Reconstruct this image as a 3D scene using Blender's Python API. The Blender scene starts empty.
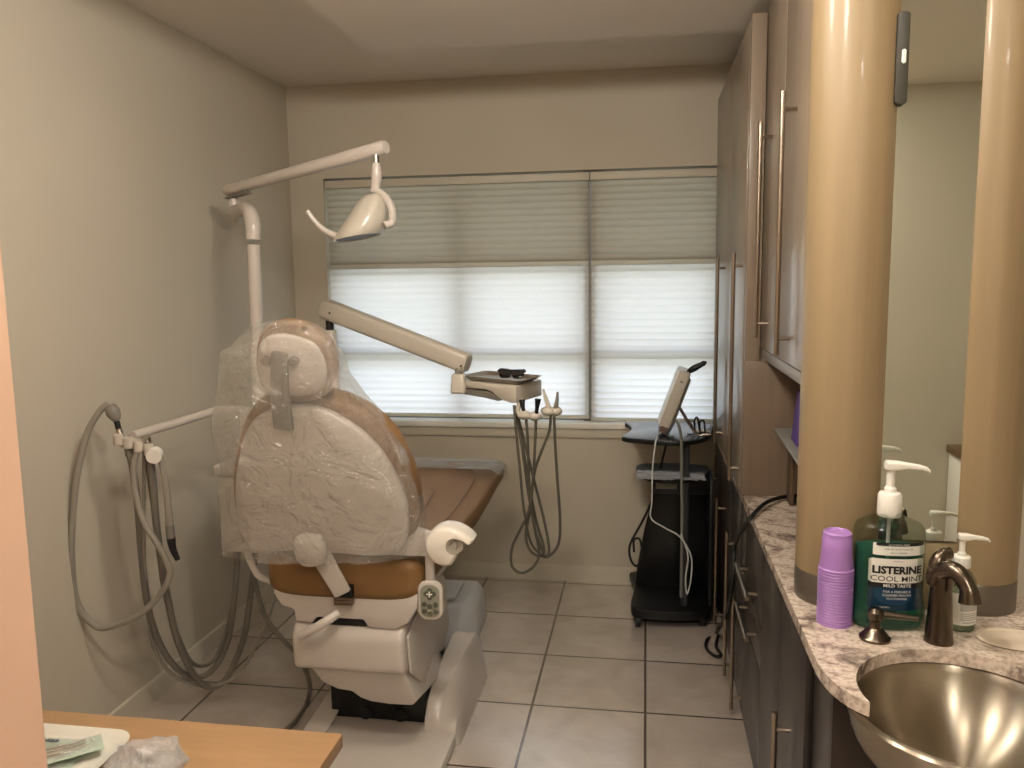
import bpy, bmesh, math, random
from mathutils import Vector, Matrix, noise
random.seed(7)
PI = math.pi
SC = bpy.context.scene
COL = SC.collection
# ------------------------------------------------------------------ camera
F, YAW, PIT, ROL, H = 820.12, .1625, .1257, -.0131, 1.7261
W_ = Vector((-math.sin(YAW)*math.cos(PIT), math.cos(YAW)*math.cos(PIT), -math.sin(PIT)))
_r0 = Vector((math.cos(YAW), math.sin(YAW), 0)); _u0 = _r0.cross(W_)
R_ = math.cos(ROL)*_r0 + math.sin(ROL)*_u0
U_ = -math.sin(ROL)*_r0 + math.cos(ROL)*_u0
EYE = Vector((0, 0, H))
cd = bpy.data.cameras.new('camera'); cam = bpy.data.objects.new('camera', cd); COL.objects.link(cam)
m = Matrix((R_, U_, -W_)).transposed().to_4x4(); m.translation = EYE
cam.matrix_world = m
cd.sensor_width = 36; cd.lens = 36*F/1024; cd.clip_start = .02
SC.camera = cam

def at(px, py, Y=None, X=None, Z=None):
    """a point measured in the photo, put at its real depth / side / height in the room"""
    d = W_ + (px-512)/F*R_ - (py-384)/F*U_
    t = X/d.x if X is not None else Y/d.y if Y is not None else (Z-H)/d.z
    return EYE + d*t

def on_plane(px, py, O, N):
    d = W_ + (px-512)/F*R_ - (py-384)/F*U_
    return EYE + d*((Vector(O)-EYE).dot(N)/d.dot(N))

# ------------------------------------------------------------------ materials
def lin(c):
    o = []
    for v in c:
        v /= 255.
        o.append(v/12.92 if v <= .04045 else ((v+.055)/1.055)**2.4)
    return o
MATS = {}
def mat(name, col, rough=.5, metal=0, var=.06, scale=6, bump=0, bscale=60, coat=0, spec=.5, trans=0, ior=1.45, alpha=1, stretch=None):
    if name in MATS: return MATS[name]
    m = bpy.data.materials.new(name); m.use_nodes = True
    n = m.node_tree.nodes; l = m.node_tree.links
    p = n['Principled BSDF']
    tc = n.new('ShaderNodeTexCoord'); mp = n.new('ShaderNodeMapping'); nz = n.new('ShaderNodeTexNoise')
    l.new(tc.outputs['Object'], mp.inputs[0]); l.new(mp.outputs[0], nz.inputs['Vector'])
    if stretch: mp.inputs['Scale'].default_value = stretch
    nz.inputs['Scale'].default_value = scale; nz.inputs['Detail'].default_value = 4
    rp = n.new('ShaderNodeValToRGB'); c = lin(col)
    rp.color_ramp.elements[0].position = .3; rp.color_ramp.elements[1].position = .7
    rp.color_ramp.elements[0].color = [x*(1-var) for x in c]+[1]
    rp.color_ramp.elements[1].color = [min(1, x*(1+var)) for x in c]+[1]
    l.new(nz.outputs['Fac'], rp.inputs[0]); l.new(rp.outputs[0], p.inputs['Base Color'])
    p.inputs['Roughness'].default_value = rough; p.inputs['Metallic'].default_value = metal
    p.inputs['Coat Weight'].default_value = coat; p.inputs['Coat Roughness'].default_value = .08
    p.inputs['Specular IOR Level'].default_value = spec
    p.inputs['Transmission Weight'].default_value = trans; p.inputs['IOR'].default_value = ior
    p.inputs['Alpha'].default_value = alpha
    if bump:
        b = n.new('ShaderNodeBump'); nb = n.new('ShaderNodeTexNoise'); nb.inputs['Scale'].default_value = bscale
        l.new(mp.outputs[0], nb.inputs['Vector']); l.new(nb.outputs['Fac'], b.inputs['Height'])
        b.inputs['Strength'].default_value = bump; b.inputs['Distance'].default_value = .01
        l.new(b.outputs[0], p.inputs['Normal'])
    MATS[name] = m
    return m

WALL = mat('wall_paint', (191, 182, 164), .75, var=.02, scale=2, bump=.05, bscale=120)
CEIL = mat('ceiling_paint', (214, 205, 192), .85, var=.015, scale=2, bump=.05, bscale=90)
TRIM = mat('trim_paint', (196, 188, 170), .45, var=.02)
SILLM = mat('sill_paint', (226, 224, 214), .4, var=.02)
JAMB = mat('jamb_paint', (214, 176, 150), .6, var=.02)
WHITE = mat('white_plastic', (192, 183, 173), .28, var=.02, coat=.3)
WHITE2 = mat('ivory_plastic', (186, 178, 164), .3, var=.02, coat=.2)
GREYP = mat('grey_plastic', (120, 114, 104), .45, var=.05)
DARKP = mat('dark_plastic', (30, 28, 28), .4, var=.1)
BLACK = mat('black_plastic', (10, 10, 11), .45, var=.1)
BLACKW = mat('black_laminate', (11, 11, 12), .35, var=.1)
DARKTOP = mat('dark_grey_laminate', (46, 46, 50), .22, var=.08)
TAN = mat('tan_vinyl', (126, 94, 58), .5, var=.07, scale=9, bump=.08, bscale=220, spec=.3)
TANED = mat('tan_piping', (112, 84, 52), .4, var=.05)
CHROME = mat('chrome', (205, 200, 192), .16, 1, var=.02)
STEEL = mat('brushed_steel', (176, 164, 148), .24, 1, var=.08, scale=10)
NICKEL = mat('brushed_nickel', (100, 89, 78), .27, 1, var=.08, scale=20)
HANDLE = mat('handle_steel', (158, 145, 130), .3, 1, var=.05, scale=20)
HOSE = mat('grey_hose', (138, 131, 120), .5, var=.06)
HOSEK = mat('olive_grey_hose', (74, 70, 58), .5, var=.06)
HOSED = mat('dark_grey_hose', (108, 102, 91), .5, var=.06)
CABLE = mat('white_cable', (190, 190, 186), .5, var=.04)
CABLEG = mat('grey_cable', (112, 110, 106), .5, var=.04)
UPW = mat('taupe_laminate', (132, 117, 100), .3, var=.12, scale=3, stretch=(14, 14, .6), coat=.25)
LOWW = mat('espresso_laminate', (46, 40, 38), .36, var=.14, scale=3, stretch=(12, 12, .6), coat=.2)
SIDEW = mat('hutch_side_shaded_laminate', (110, 94, 78), .4, var=.08, scale=3, stretch=(14, 14, .6))  # taupe laminate with the shade on the hutch side put into the colour
VALM = mat('grey_valance', (150, 146, 140), .4, var=.04)
MAPLE = mat('column_laminate', (138, 118, 88), .45, var=.06, scale=3, stretch=(14, 14, .5), coat=.08)
BAND = mat('column_band_metal', (112, 104, 94), .35, .7, var=.05)
DESK = mat('desk_wood', (146, 113, 78), .4, var=.1, scale=4, stretch=(1.2, 9, 9), coat=.1)
PURPLE = mat('purple_cup', (160, 118, 182), .35, var=.03, coat=.15)
LABW = mat('label_white', (226, 222, 212), .4, var=.01)
LABK = mat('label_black', (16, 15, 18), .4, var=.01)
LABB = mat('label_blue', (12, 54, 82), .4, var=.1, scale=14)
INKG = mat('label_ink_grey', (110, 108, 104), .5, var=.01)
INKD = mat('label_ink_navy', (40, 46, 70), .5, var=.01)
PURPBOX = mat('purple_card', (74, 40, 128), .4, var=.25, scale=12)
GREENP = mat('green_pouch_paper', (166, 188, 166), .3, var=.05, scale=20, coat=.4)
PAPER = mat('tray_white', (190, 187, 174), .35, var=.02, coat=.2)
BOXW = mat('bluish_white_plastic', (206, 206, 204), .35, var=.02, coat=.15)
SEAM = mat('door_seam', (18, 15, 14), .7, var=.05)
KEYF = mat('keypad_grey', (142, 139, 124), .45, var=.03)
KEYB = mat('keypad_button_grey', (84, 84, 72), .5, var=.03)
EXT = mat('added_eave_paint', (122, 122, 110), .8, var=.03)
GRASS = mat('exterior_ground', (150, 150, 140), .9, var=.15)
VINYLF = mat('window_frame_grey', (120, 118, 110), .4, var=.02)
SHOE = mat('rubber_dark', (26, 25, 25), .7, var=.05)

def special(name):
    m = bpy.data.materials.new(name); m.use_nodes = True
    nt = m.node_tree; nt.nodes.clear()
    return m, nt.nodes, nt.links, nt.nodes.new('ShaderNodeOutputMaterial')

def rim(n, l, f0, f1):
    """reflectance that rises towards grazing angles, the same from both sides of a thin wall"""
    fr = n.new('ShaderNodeLayerWeight'); fr.inputs['Blend'].default_value = .5
    pw = n.new('ShaderNodeMath'); pw.operation = 'POWER'; pw.inputs[1].default_value = 4
    ma = n.new('ShaderNodeMath'); ma.operation = 'MULTIPLY_ADD'; ma.inputs[1].default_value = f1; ma.inputs[2].default_value = f0
    l.new(fr.outputs['Facing'], pw.inputs[0]); l.new(pw.outputs[0], ma.inputs[0])
    return fr, ma

def film(name, haze=.12, gloss=.35, tint=(247, 247, 245), rough=.09):
    m, n, l, o = special(name)
    tr = n.new('ShaderNodeBsdfTransparent'); tr.inputs[0].default_value = lin(tint)+[1]
    gl = n.new('ShaderNodeBsdfGlossy'); gl.inputs['Roughness'].default_value = rough
    gl.inputs[0].default_value = (1, .98, .94, 1)
    df = n.new('ShaderNodeBsdfDiffuse'); df.inputs[0].default_value = (.8, .78, .74, 1)
    fr, mu = rim(n, l, .045*gloss/.35, .55)
    nz = n.new('ShaderNodeTexNoise'); nz.inputs['Scale'].default_value = 9; nz.inputs['Detail'].default_value = 6; nz.inputs['Distortion'].default_value = 1.2
    tc = n.new('ShaderNodeTexCoord'); l.new(tc.outputs['Object'], nz.inputs['Vector'])
    b = n.new('ShaderNodeBump'); b.inputs['Strength'].default_value = .9; b.inputs['Distance'].default_value = .04
    vo = n.new('ShaderNodeTexVoronoi'); vo.inputs['Scale'].default_value = 13; vo.inputs['Randomness'].default_value = 1
    dm = n.new('ShaderNodeMix'); dm.data_type = 'RGBA'; dm.inputs[0].default_value = .25
    l.new(tc.outputs['Object'], dm.inputs[6]); l.new(nz.outputs['Color'], dm.inputs[7]); l.new(dm.outputs[2], vo.inputs['Vector'])
    ad = n.new('ShaderNodeMath'); ad.operation = 'ADD'; l.new(nz.outputs['Fac'], ad.inputs[0]); l.new(vo.outputs['Distance'], ad.inputs[1])
    l.new(ad.outputs[0], b.inputs['Height'])
    for x in (gl, fr): l.new(b.outputs[0], x.inputs['Normal'])
    m1 = n.new('ShaderNodeMixShader'); m1.inputs[0].default_value = haze
    l.new(tr.outputs[0], m1.inputs[1]); l.new(df.outputs[0], m1.inputs[2])
    m2 = n.new('ShaderNodeMixShader'); l.new(mu.outputs[0], m2.inputs[0])
    l.new(m1.outputs[0], m2.inputs[1]); l.new(gl.outputs[0], m2.inputs[2])
    l.new(m2.outputs[0], o.inputs[0])
    return m
FILM = film('clear_plastic_film', .13, .8)
FILM2 = film('pouch_plastic_film', .16, .6)
FILM3 = film('bag_plastic_film', .26, 1.1, (226, 226, 228))

def fabric(name, col, tr):
    m, n, l, o = special(name)
    d = n.new('ShaderNodeBsdfDiffuse'); t = n.new('ShaderNodeBsdfTranslucent')
    nz = n.new('ShaderNodeTexNoise'); nz.inputs['Scale'].default_value = 40
    rp = n.new('ShaderNodeValToRGB'); c = lin(col)
    rp.color_ramp.elements[0].color = [x*.96 for x in c]+[1]; rp.color_ramp.elements[1].color = c+[1]
    tc = n.new('ShaderNodeTexCoord'); l.new(tc.outputs['Object'], nz.inputs['Vector']); l.new(nz.outputs['Fac'], rp.inputs[0])
    l.new(rp.outputs[0], d.inputs[0]); l.new(rp.outputs[0], t.inputs[0])
    mx = n.new('ShaderNodeMixShader'); mx.inputs[0].default_value = tr
    l.new(d.outputs[0], mx.inputs[1]); l.new(t.outputs[0], mx.inputs[2]); l.new(mx.outputs[0], o.inputs[0])
    return m
FAB_LOW = fabric('light_filtering_fabric', (238, 236, 230), .5)
FAB_UP = fabric('room_darkening_fabric', (188, 183, 167), .25)

def glassy(name, col, rough=.03, ior=1.4):
    m, n, l, o = special(name)
    tr = n.new('ShaderNodeBsdfTransparent'); tr.inputs[0].default_value = lin(col)+[1]
    gl = n.new('ShaderNodeBsdfGlossy'); gl.inputs['Roughness'].default_value = rough
    fr, ma = rim(n, l, .04, .5)
    nz = n.new('ShaderNodeTexNoise'); nz.inputs['Scale'].default_value = 30
    b = n.new('ShaderNodeBump'); b.inputs['Strength'].default_value = .08; l.new(nz.outputs['Fac'], b.inputs['Height'])
    l.new(b.outputs[0], gl.inputs['Normal'])
    mx = n.new('ShaderNodeMixShader'); l.new(ma.outputs[0], mx.inputs[0])
    l.new(tr.outputs[0], mx.inputs[1]); l.new(gl.outputs[0], mx.inputs[2]); l.new(mx.outputs[0], o.inputs[0])
    return m
PETG = glassy('clear_bottle_plastic', (226, 230, 224), .05, 1.5)
PANE = glassy('window_pane_glass', (237, 239, 238), .01, 1.45)
def liquid(name, c1):
    m, n, l, o = special(name)
    tr = n.new('ShaderNodeBsdfTransparent'); tr.inputs[0].default_value = lin(c1)+[1]
    df = n.new('ShaderNodeBsdfDiffuse'); df.inputs[0].default_value = lin((64, 134, 114))+[1]
    gl = n.new('ShaderNodeBsdfGlossy'); gl.inputs['Roughness'].default_value = .05
    m1 = n.new('ShaderNodeMixShader'); m1.inputs[0].default_value = .38
    l.new(tr.outputs[0], m1.inputs[1]); l.new(df.outputs[0], m1.inputs[2])
    fr, ma = rim(n, l, .01, .15)
    mx = n.new('ShaderNodeMixShader'); l.new(ma.outputs[0], mx.inputs[0])
    l.new(m1.outputs[0], mx.inputs[1]); l.new(gl.outputs[0], mx.inputs[2]); l.new(mx.outputs[0], o.inputs[0])
    return m
LIQ = liquid('mint_green_liquid', (140, 208, 186))
LIQ2 = liquid('pale_green_soap', (214, 228, 208))
LIQ2.node_tree.nodes['Diffuse BSDF'].inputs[0].default_value = lin((190, 196, 170))+[1]
def mirror_mat():
    m, n, l, o = special('mirror_glass')
    g = n.new('ShaderNodeBsdfGlossy'); g.inputs['Roughness'].default_value = .008
    nz = n.new('ShaderNodeTexNoise'); nz.inputs['Scale'].default_value = 1.5
    rp = n.new('ShaderNodeValToRGB'); rp.color_ramp.elements[0].color = (.80, .84, .78, 1); rp.color_ramp.elements[1].color = (.82, .85, .79, 1)
    l.new(nz.outputs['Fac'], rp.inputs[0]); l.new(rp.outputs[0], g.inputs[0]); l.new(g.outputs[0], o.inputs[0])
    return m
MIRROR = mirror_mat()

def tile_mat():
    m = bpy.data.materials.new('floor_tiles'); m.use_nodes = True
    n = m.node_tree.nodes; l = m.node_tree.links; p = n['Principled BSDF']
    tc = n.new('ShaderNodeTexCoord'); mp = n.new('ShaderNodeMapping')
    T = .457
    mp.inputs['Location'].default_value = (-.009+T*20, -4.051+T*20, 0)
    l.new(tc.outputs['Object'], mp.inputs[0])
    br = n.new('ShaderNodeTexBrick'); br.offset = 0; br.squash = 1
    for k, v in (('Scale', 1), ('Mortar Size', .0055), ('Mortar Smooth', .1), ('Bias', 0), ('Brick Width', T), ('Row Height', T)):
        br.inputs[k].default_value = v
    br.inputs['Color1'].default_value = lin((184, 172, 160))+[1]; br.inputs['Color2'].default_value = lin((194, 182, 170))+[1]
    br.inputs['Mortar'].default_value = lin((88, 70, 56))+[1]
    l.new(mp.outputs[0], br.inputs['Vector'])
    nz = n.new('ShaderNodeTexNoise'); nz.inputs['Scale'].default_value = 5; nz.inputs['Detail'].default_value = 7; nz.inputs['Distortion'].default_value = .8
    l.new(tc.outputs['Object'], nz.inputs['Vector'])
    rp = n.new('ShaderNodeValToRGB'); rp.color_ramp.elements[0].position = .3; rp.color_ramp.elements[1].position = .72
    rp.color_ramp.elements[0].color = (.84, .83, .82, 1); rp.color_ramp.elements[1].color = (1.06, 1.05, 1.05, 1)
    l.new(nz.outputs['Fac'], rp.inputs[0])
    mx = n.new('ShaderNodeMix'); mx.data_type = 'RGBA'; mx.blend_type = 'MULTIPLY'; mx.inputs[0].default_value = 1
    l.new(br.outputs['Color'], mx.inputs[6]); l.new(rp.outputs[0], mx.inputs[7]); l.new(mx.outputs[2], p.inputs['Base Color'])
    # scratches and hollows in the glaze
    vo = n.new('ShaderNodeTexNoise'); vo.inputs['Scale'].default_value = 7; vo.inputs['Detail'].default_value = 3; vo.inputs['Distortion'].default_value = 2.5
    l.new(tc.outputs['Object'], vo.inputs['Vector'])
    r2 = n.new('ShaderNodeValToRGB'); r2.color_ramp.elements[0].position = .47; r2.color_ramp.elements[1].position = .53
    r2.color_ramp.elements[0].color = (0, 0, 0, 1); r2.color_ramp.elements[1].color = (1, 1, 1, 1)
    l.new(vo.outputs['Fac'], r2.inputs[0])
    ma = n.new('ShaderNodeMath'); ma.operation = 'MULTIPLY_ADD'; ma.inputs[1].default_value = -1.0
    mb = n.new('ShaderNodeMath'); mb.operation = 'MULTIPLY'; mb.inputs[1].default_value = .25
    l.new(r2.outputs[0], mb.inputs[0]); l.new(br.outputs['Fac'], ma.inputs[0]); l.new(mb.outputs[0], ma.inputs[2])
    b = n.new('ShaderNodeBump'); b.inputs['Strength'].default_value = .25; b.inputs['Distance'].default_value = .004
    l.new(ma.outputs[0], b.inputs['Height']); l.new(b.outputs[0], p.inputs['Normal'])
    p.inputs['Roughness'].default_value = .26; p.inputs['Specular IOR Level'].default_value = 1.0; p.inputs['Coat Weight'].default_value = 1.0; p.inputs['Coat IOR'].default_value = 1.7; p.inputs['Coat Roughness'].default_value = .17
    return m
TILE = tile_mat()

def granite():
    m = bpy.data.materials.new('granite_counter'); m.use_nodes = True
    n = m.node_tree.nodes; l = m.node_tree.links; p = n['Principled BSDF']
    tc = n.new('ShaderNodeTexCoord'); mp = n.new('ShaderNodeMapping'); mp.inputs['Rotation'].default_value = (0, 0, .7); mp.inputs['Scale'].default_value = (1, 1.5, 1)
    l.new(tc.outputs['Object'], mp.inputs[0])
    a = n.new('ShaderNodeTexNoise'); a.inputs['Scale'].default_value = 6.5; a.inputs['Detail'].default_value = 8; a.inputs['Roughness'].default_value = .68; a.inputs['Distortion'].default_value = 1.4
    l.new(mp.outputs[0], a.inputs['Vector'])
    r = n.new('ShaderNodeValToRGB'); e = r.color_ramp.elements
    e[0].position = .32; e[0].color = lin((96, 84, 76))+[1]
    e[1].position = .43; e[1].color = lin((156, 140, 128))+[1]
    for pos, c in ((.48, (196, 180, 164)), (.58, (214, 198, 182)), (.66, (178, 160, 146)), (.74, (206, 190, 172))):
        x = e.new(pos); x.color = lin(c)+[1]
    l.new(a.outputs['Fac'], r.inputs[0])
    s = n.new('ShaderNodeTexNoise'); s.inputs['Scale'].default_value = 90; s.inputs['Detail'].default_value = 3
    l.new(tc.outputs['Object'], s.inputs['Vector'])
    r2 = n.new('ShaderNodeValToRGB'); r2.color_ramp.elements[0].position = .35; r2.color_ramp.elements[0].color = (.62, .58, .55, 1)
    r2.color_ramp.elements[1].position = .55; r2.color_ramp.elements[1].color = (1.05, 1.05, 1.05, 1)
    l.new(s.outputs['Fac'], r2.inputs[0])
    mx = n.new('ShaderNodeMix'); mx.data_type = 'RGBA'; mx.blend_type = 'MULTIPLY'; mx.inputs[0].default_value = .8
    l.new(r.outputs[0], mx.inputs[6]); l.new(r2.outputs[0], mx.inputs[7]); l.new(mx.outputs[2], p.inputs['Base Color'])
    p.inputs['Roughness'].default_value = .25; p.inputs['Coat Weight'].default_value = .2
    return m
GRAN = granite()

# ------------------------------------------------------------------ mesh helpers
def V(*a): return Vector(a)
def add_box(bm, lo, hi, bev=0, seg=2, rot=None):
    lo, hi = Vector(lo), Vector(hi); c = (lo+hi)/2; s = hi-lo
    r = bmesh.ops.create_cube(bm, size=1, matrix=Matrix.Diagonal((*s, 1)))
    vs = r['verts']
    if bev:
        es = {e for v in vs for e in v.link_edges}
        rb = bmesh.ops.bevel(bm, geom=list(es), offset=min(bev, min(s)*.49), segments=seg, profile=.5, affect='EDGES')
        vs = list({v for f in rb['faces'] for v in f.verts} | {v for v in vs if v.is_valid})
        seen = set(vs); st = list(vs)
        while st:
            v = st.pop()
            for e in v.link_edges:
                o = e.other_vert(v)
                if o not in seen: seen.add(o); st.append(o)
        vs = list(seen)
    M = Matrix.Translation(c) @ (rot.to_4x4() if rot else Matrix())
    bmesh.ops.transform(bm, matrix=M, verts=vs)
    return vs

def loft(bm, secs, cap=True, closed=True):
    rows = [[bm.verts.new(p) for p in s] for s in secs]
    n = len(rows[0])
    for a, b in zip(rows, rows[1:]):
        for i in range(n if closed else n-1):
            j = (i+1) % n
            try: bm.faces.new((a[i], a[j], b[j], b[i]))
            except ValueError: pass
    if cap and closed:
        for r in (rows[0], rows[-1]):
            if len(r) > 2:
                try: bm.faces.new(r)
                except ValueError: pass
    return rows

def frame(d, up=None):
    d = d.normalized(); up = up or V(0, 0, 1)
    if abs(d.dot(up)) > .98: up = V(0, 1, 0)
    a = d.cross(up).normalized(); b = a.cross(d).normalized()
    return a, b

def spline(pts, n=10):
    pts = [Vector(p) for p in pts]
    if len(pts) < 3: return pts
    P = [pts[0]*2-pts[1]] + pts + [pts[-1]*2-pts[-2]]
    out = []
    for i in range(1, len(P)-2):
        for k in range(n):
            t = k/n; a, b, c, d = P[i-1], P[i], P[i+1], P[i+2]
            out.append(.5*((2*b)+(c-a)*t+(2*a-5*b+4*c-d)*t*t+(3*b-a-3*c+d)*t**3))
    out.append(pts[-1])
    return out

def tube(bm, pts, r, seg=10, smooth=8, cap=True):
    path = spline(pts, smooth) if smooth else [Vector(p) for p in pts]
    N = len(path); secs = []
    d = (path[1]-path[0]); a, b = frame(d)
    for i, p in enumerate(path):
        d = path[min(i+1, N-1)]-path[max(i-1, 0)]
        if d.length < 1e-9: continue
        d.normalize(); a = (a-d*a.dot(d))
        a = a.normalized() if a.length > 1e-6 else frame(d)[0]
        b = d.cross(a)
        rr = r(i/(N-1)) if callable(r) else r
        secs.append([p+(a*math.cos(2*PI*k/seg)+b*math.sin(2*PI*k/seg))*rr for k in range(seg)])
    loft(bm, secs, cap)

def cyl(bm, p0, p1, r0, r1=None, seg=20):
    p0, p1 = Vector(p0), Vector(p1); r1 = r0 if r1 is None else r1
    a, b = frame(p1-p0)
    loft(bm, [[p+(a*math.cos(2*PI*k/seg)+b*math.sin(2*PI*k/seg))*r for k in range(seg)] for p, r in ((p0, r0), (p1, r1))])

def lathe(bm, prof, c, ax=None, seg=32, sx=1, sy=1, cap=True):
    ax = Vector(ax or (0, 0, 1)).normalized()
    if abs(ax.z) > .999: a, b = V(1, 0, 0), V(0, 1, 0)
    else: a, b = frame(ax)
    c = Vector(c)
    loft(bm, [[c+ax*h+(a*math.cos(2*PI*k/seg)*sx+b*math.sin(2*PI*k/seg)*sy)*max(r, 1e-4) for k in range(seg)] for r, h in prof], cap)

def ball(bm, c, r, s=(1, 1, 1), seg=16):
    lathe(bm, [(r*math.sin(PI*i/10)*1, -r*math.cos(PI*i/10)*s[2]) for i in range(11)], c, None, seg, s[0], s[1])

def rrect(w, h, r, n=4):
    r = min(r, w/2*.999, h/2*.999); o = []
    for cx, cy, a0 in ((w/2-r, h/2-r, 0), (-w/2+r, h/2-r, PI/2), (-w/2+r, -h/2+r, PI), (w/2-r, -h/2+r, 1.5*PI)):
        for k in range(n+1):
            t = a0+PI/2*k/n; o.append((cx+r*math.cos(t), cy+r*math.sin(t)))
    return o

def beam(bm, p0, p1, w0, h0, w1=None, h1=None, r=.02, up=None, n=4):
    """rounded-rectangle beam: w is sideways, h along up"""
    p0, p1 = Vector(p0), Vector(p1); a, b = frame(p1-p0, up)
    w1 = w1 or w0; h1 = h1 or h0; L = (p1-p0).length; d = (p1-p0)/L; e = min(.012, r*.6)
    secs = []
    for t, k in ((0, .82), (e, 1), (L-e, 1), (L, .82)):
        f = t/L; w = w0+(w1-w0)*f; h = h0+(h1-h0)*f
        secs.append([p0+d*t+a*x*k+b*y*k for x, y in rrect(w, h, r, n)])
    loft(bm, secs)

def prism(bm, pts, off, bev=0, seg=2):
    """polygon (3D points) swept along off"""
    off = Vector(off); n0 = len(bm.verts)
    a = [bm.verts.new(Vector(p)) for p in pts]; b = [bm.verts.new(Vector(p)+off) for p in pts]
    n = len(a); fs = [bm.faces.new(a), bm.faces.new(b[::-1])]
    for i in range(n): fs.append(bm.faces.new((a[i], b[i], b[(i+1) % n], a[(i+1) % n])))
    if bev:
        bmesh.ops.recalc_face_normals(bm, faces=fs)
        es = list({e for f in fs for e in f.edges if e.calc_face_angle(0) > .5})
        bmesh.ops.bevel(bm, geom=es, offset=bev, segments=seg, profile=.5, affect='EDGES')

def pad(bm, outline, prof, N, dome=None):
    """outline: 3D ring; prof: list of (scale towards the centroid, depth along N)"""
    c = sum(outline, Vector())/len(outline); N = Vector(N)
    loft(bm, [[c+(p-c)*s+N*d for p in outline] for s, d in prof])

def smoothloop(pts, n=5):
    pts = [Vector(p) for p in pts]; L = len(pts); out = []
    for i in range(L):
        a, b, c, d = pts[i-1], pts[i], pts[(i+1) % L], pts[(i+2) % L]
        for k in range(n):
            t = k/n
            out.append(.5*((2*b)+(c-a)*t+(2*a-5*b+4*c-d)*t*t+(3*b-a-3*c+d)*t**3))
    return out

def world_off(o):
    v = Vector()
    while o: v += o.location; o = o.parent
    return v

def obj(name, bm, m, parent=None, origin=None, ang=35, flat=False, weld=True):
    if weld: bmesh.ops.remove_doubles(bm, verts=bm.verts, dist=1e-5)
    bmesh.ops.recalc_face_normals(bm, faces=bm.faces)
    off = world_off(parent) if parent else Vector(origin) if origin is not None else Vector()
    for v in bm.verts: v.co -= off
    for f in bm.faces: f.smooth = not flat
    for e in bm.edges:
        if len(e.link_faces) == 2 and e.calc_face_angle(0) > math.radians(ang): e.smooth = False
    me = bpy.data.meshes.new(name); bm.to_mesh(me); bm.free()
    me.materials.append(m)
    o = bpy.data.objects.new(name, me); COL.objects.link(o)
    if parent: o.parent = parent
    else: o.location = off
    return o

def thing(name, label, cat, loc, group=None):
    o = bpy.data.objects.new(name, None); COL.objects.link(o); o.location = Vector(loc)
    o.empty_display_size = .05
    return tag(o, label, cat, group)
def tag(o, label, cat, group=None):
    o['label'] = label; o['category'] = cat
    if group: o['group'] = group
    return o
def struct(o):
    o['kind'] = 'structure'; return o
def lab(o, s): o['label'] = s; return o
def NB(): return bmesh.new()
def boxo(name, lo, hi, m, parent=None, bev=.003, seg=2):
    b = NB(); add_box(b, lo, hi, bev, seg); return obj(name, b, m, parent)
def tubeo(name, pts, r, m, parent=None, seg=10, smooth=8):
    b = NB(); tube(b, pts, r, seg, smooth); return obj(name, b, m, parent)
def px(pts): return [at(x, y, Y=Y) for x, y, Y in pts]

# ------------------------------------------------------------------ the room
XL, YB, ZC, ZS = -2.027, 4.56, 2.83, 2.70
XR, YP = 1.02, 2.20          # right wall behind the cabinets, partition carrying the mirror
def wallbox(name, boxes, m):
    b = NB()
    for lo, hi in boxes: add_box(b, lo, hi)
    return struct(obj(name, b, m, flat=True))
wallbox('floor', [((XL-.1, -1.6, -.1), (2.5, YB+.15, 0))], TILE)
wallbox('ceiling', [((XL-.1, -1.6, ZC), (2.5, YB+.15, ZC+.1))], CEIL)
wallbox('ceiling_soffit', [((-1.175, .30, ZS), (2.4, 3.52, ZC-.0005))], CEIL)
wallbox('wall_left', [((XL-.1, .9, 0), (XL, YB, ZC))], WALL)
WX0, WX1, WZ0, WZ1 = -1.825, .42, .925, 2.315
wallbox('wall_back', [((XL-.1, YB, 0), (WX0, YB+.15, ZC)), ((WX1, YB, 0), (XR+.1, YB+.15, ZC)),
                      ((WX0, YB, 0), (WX1, YB+.15, WZ0)), ((WX0, YB, WZ1), (WX1, YB+.15, ZC))], WALL)
wallbox('wall_right', [((XR, YP+.08, 0), (XR+.1, YB, ZC))], WALL)
wallbox('wall_partition', [((.47, YP, .9005), (XR, YP+.08, ZC)), ((XR, YP, 0), (2.5, YP+.08, ZC))], WALL)
wallbox('wall_side', [((2.4, -1.1, 0), (2.5, YP, ZC))], WALL)
wallbox('wall_rear', [((XL-.1, -1.2, 0), (2.5, -1.1, ZC))], WALL)
wallbox('wall_front', [((XL-.1, .60, 0), (-.708, .82, ZC))], JAMB)
wallbox('wall_hall', [((XL-.1, -1.1, 0), (XL, .6, ZC))], WALL)
# baseboards with a rounded top
def baseboard(name, p0, p1, nrm):
    b = NB(); p0, p1, nrm = Vector(p0), Vector(p1), Vector(nrm)
    prof = [(0, 0), (.014, 0), (.014, .075), (.011, .088), (.004, .092), (0, .092)]
    loft(b, [[p+nrm*x+V(0, 0, z) for x, z in prof] for p in (p0, p1)])
    return struct(obj(name, b, TRIM))
baseboard('baseboard_left', (XL, .83, 0), (XL, YB, 0), (1, 0, 0))
baseboard('baseboard_back', (XL, YB, 0), (.40, YB, 0), (0, -1, 0))

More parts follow.
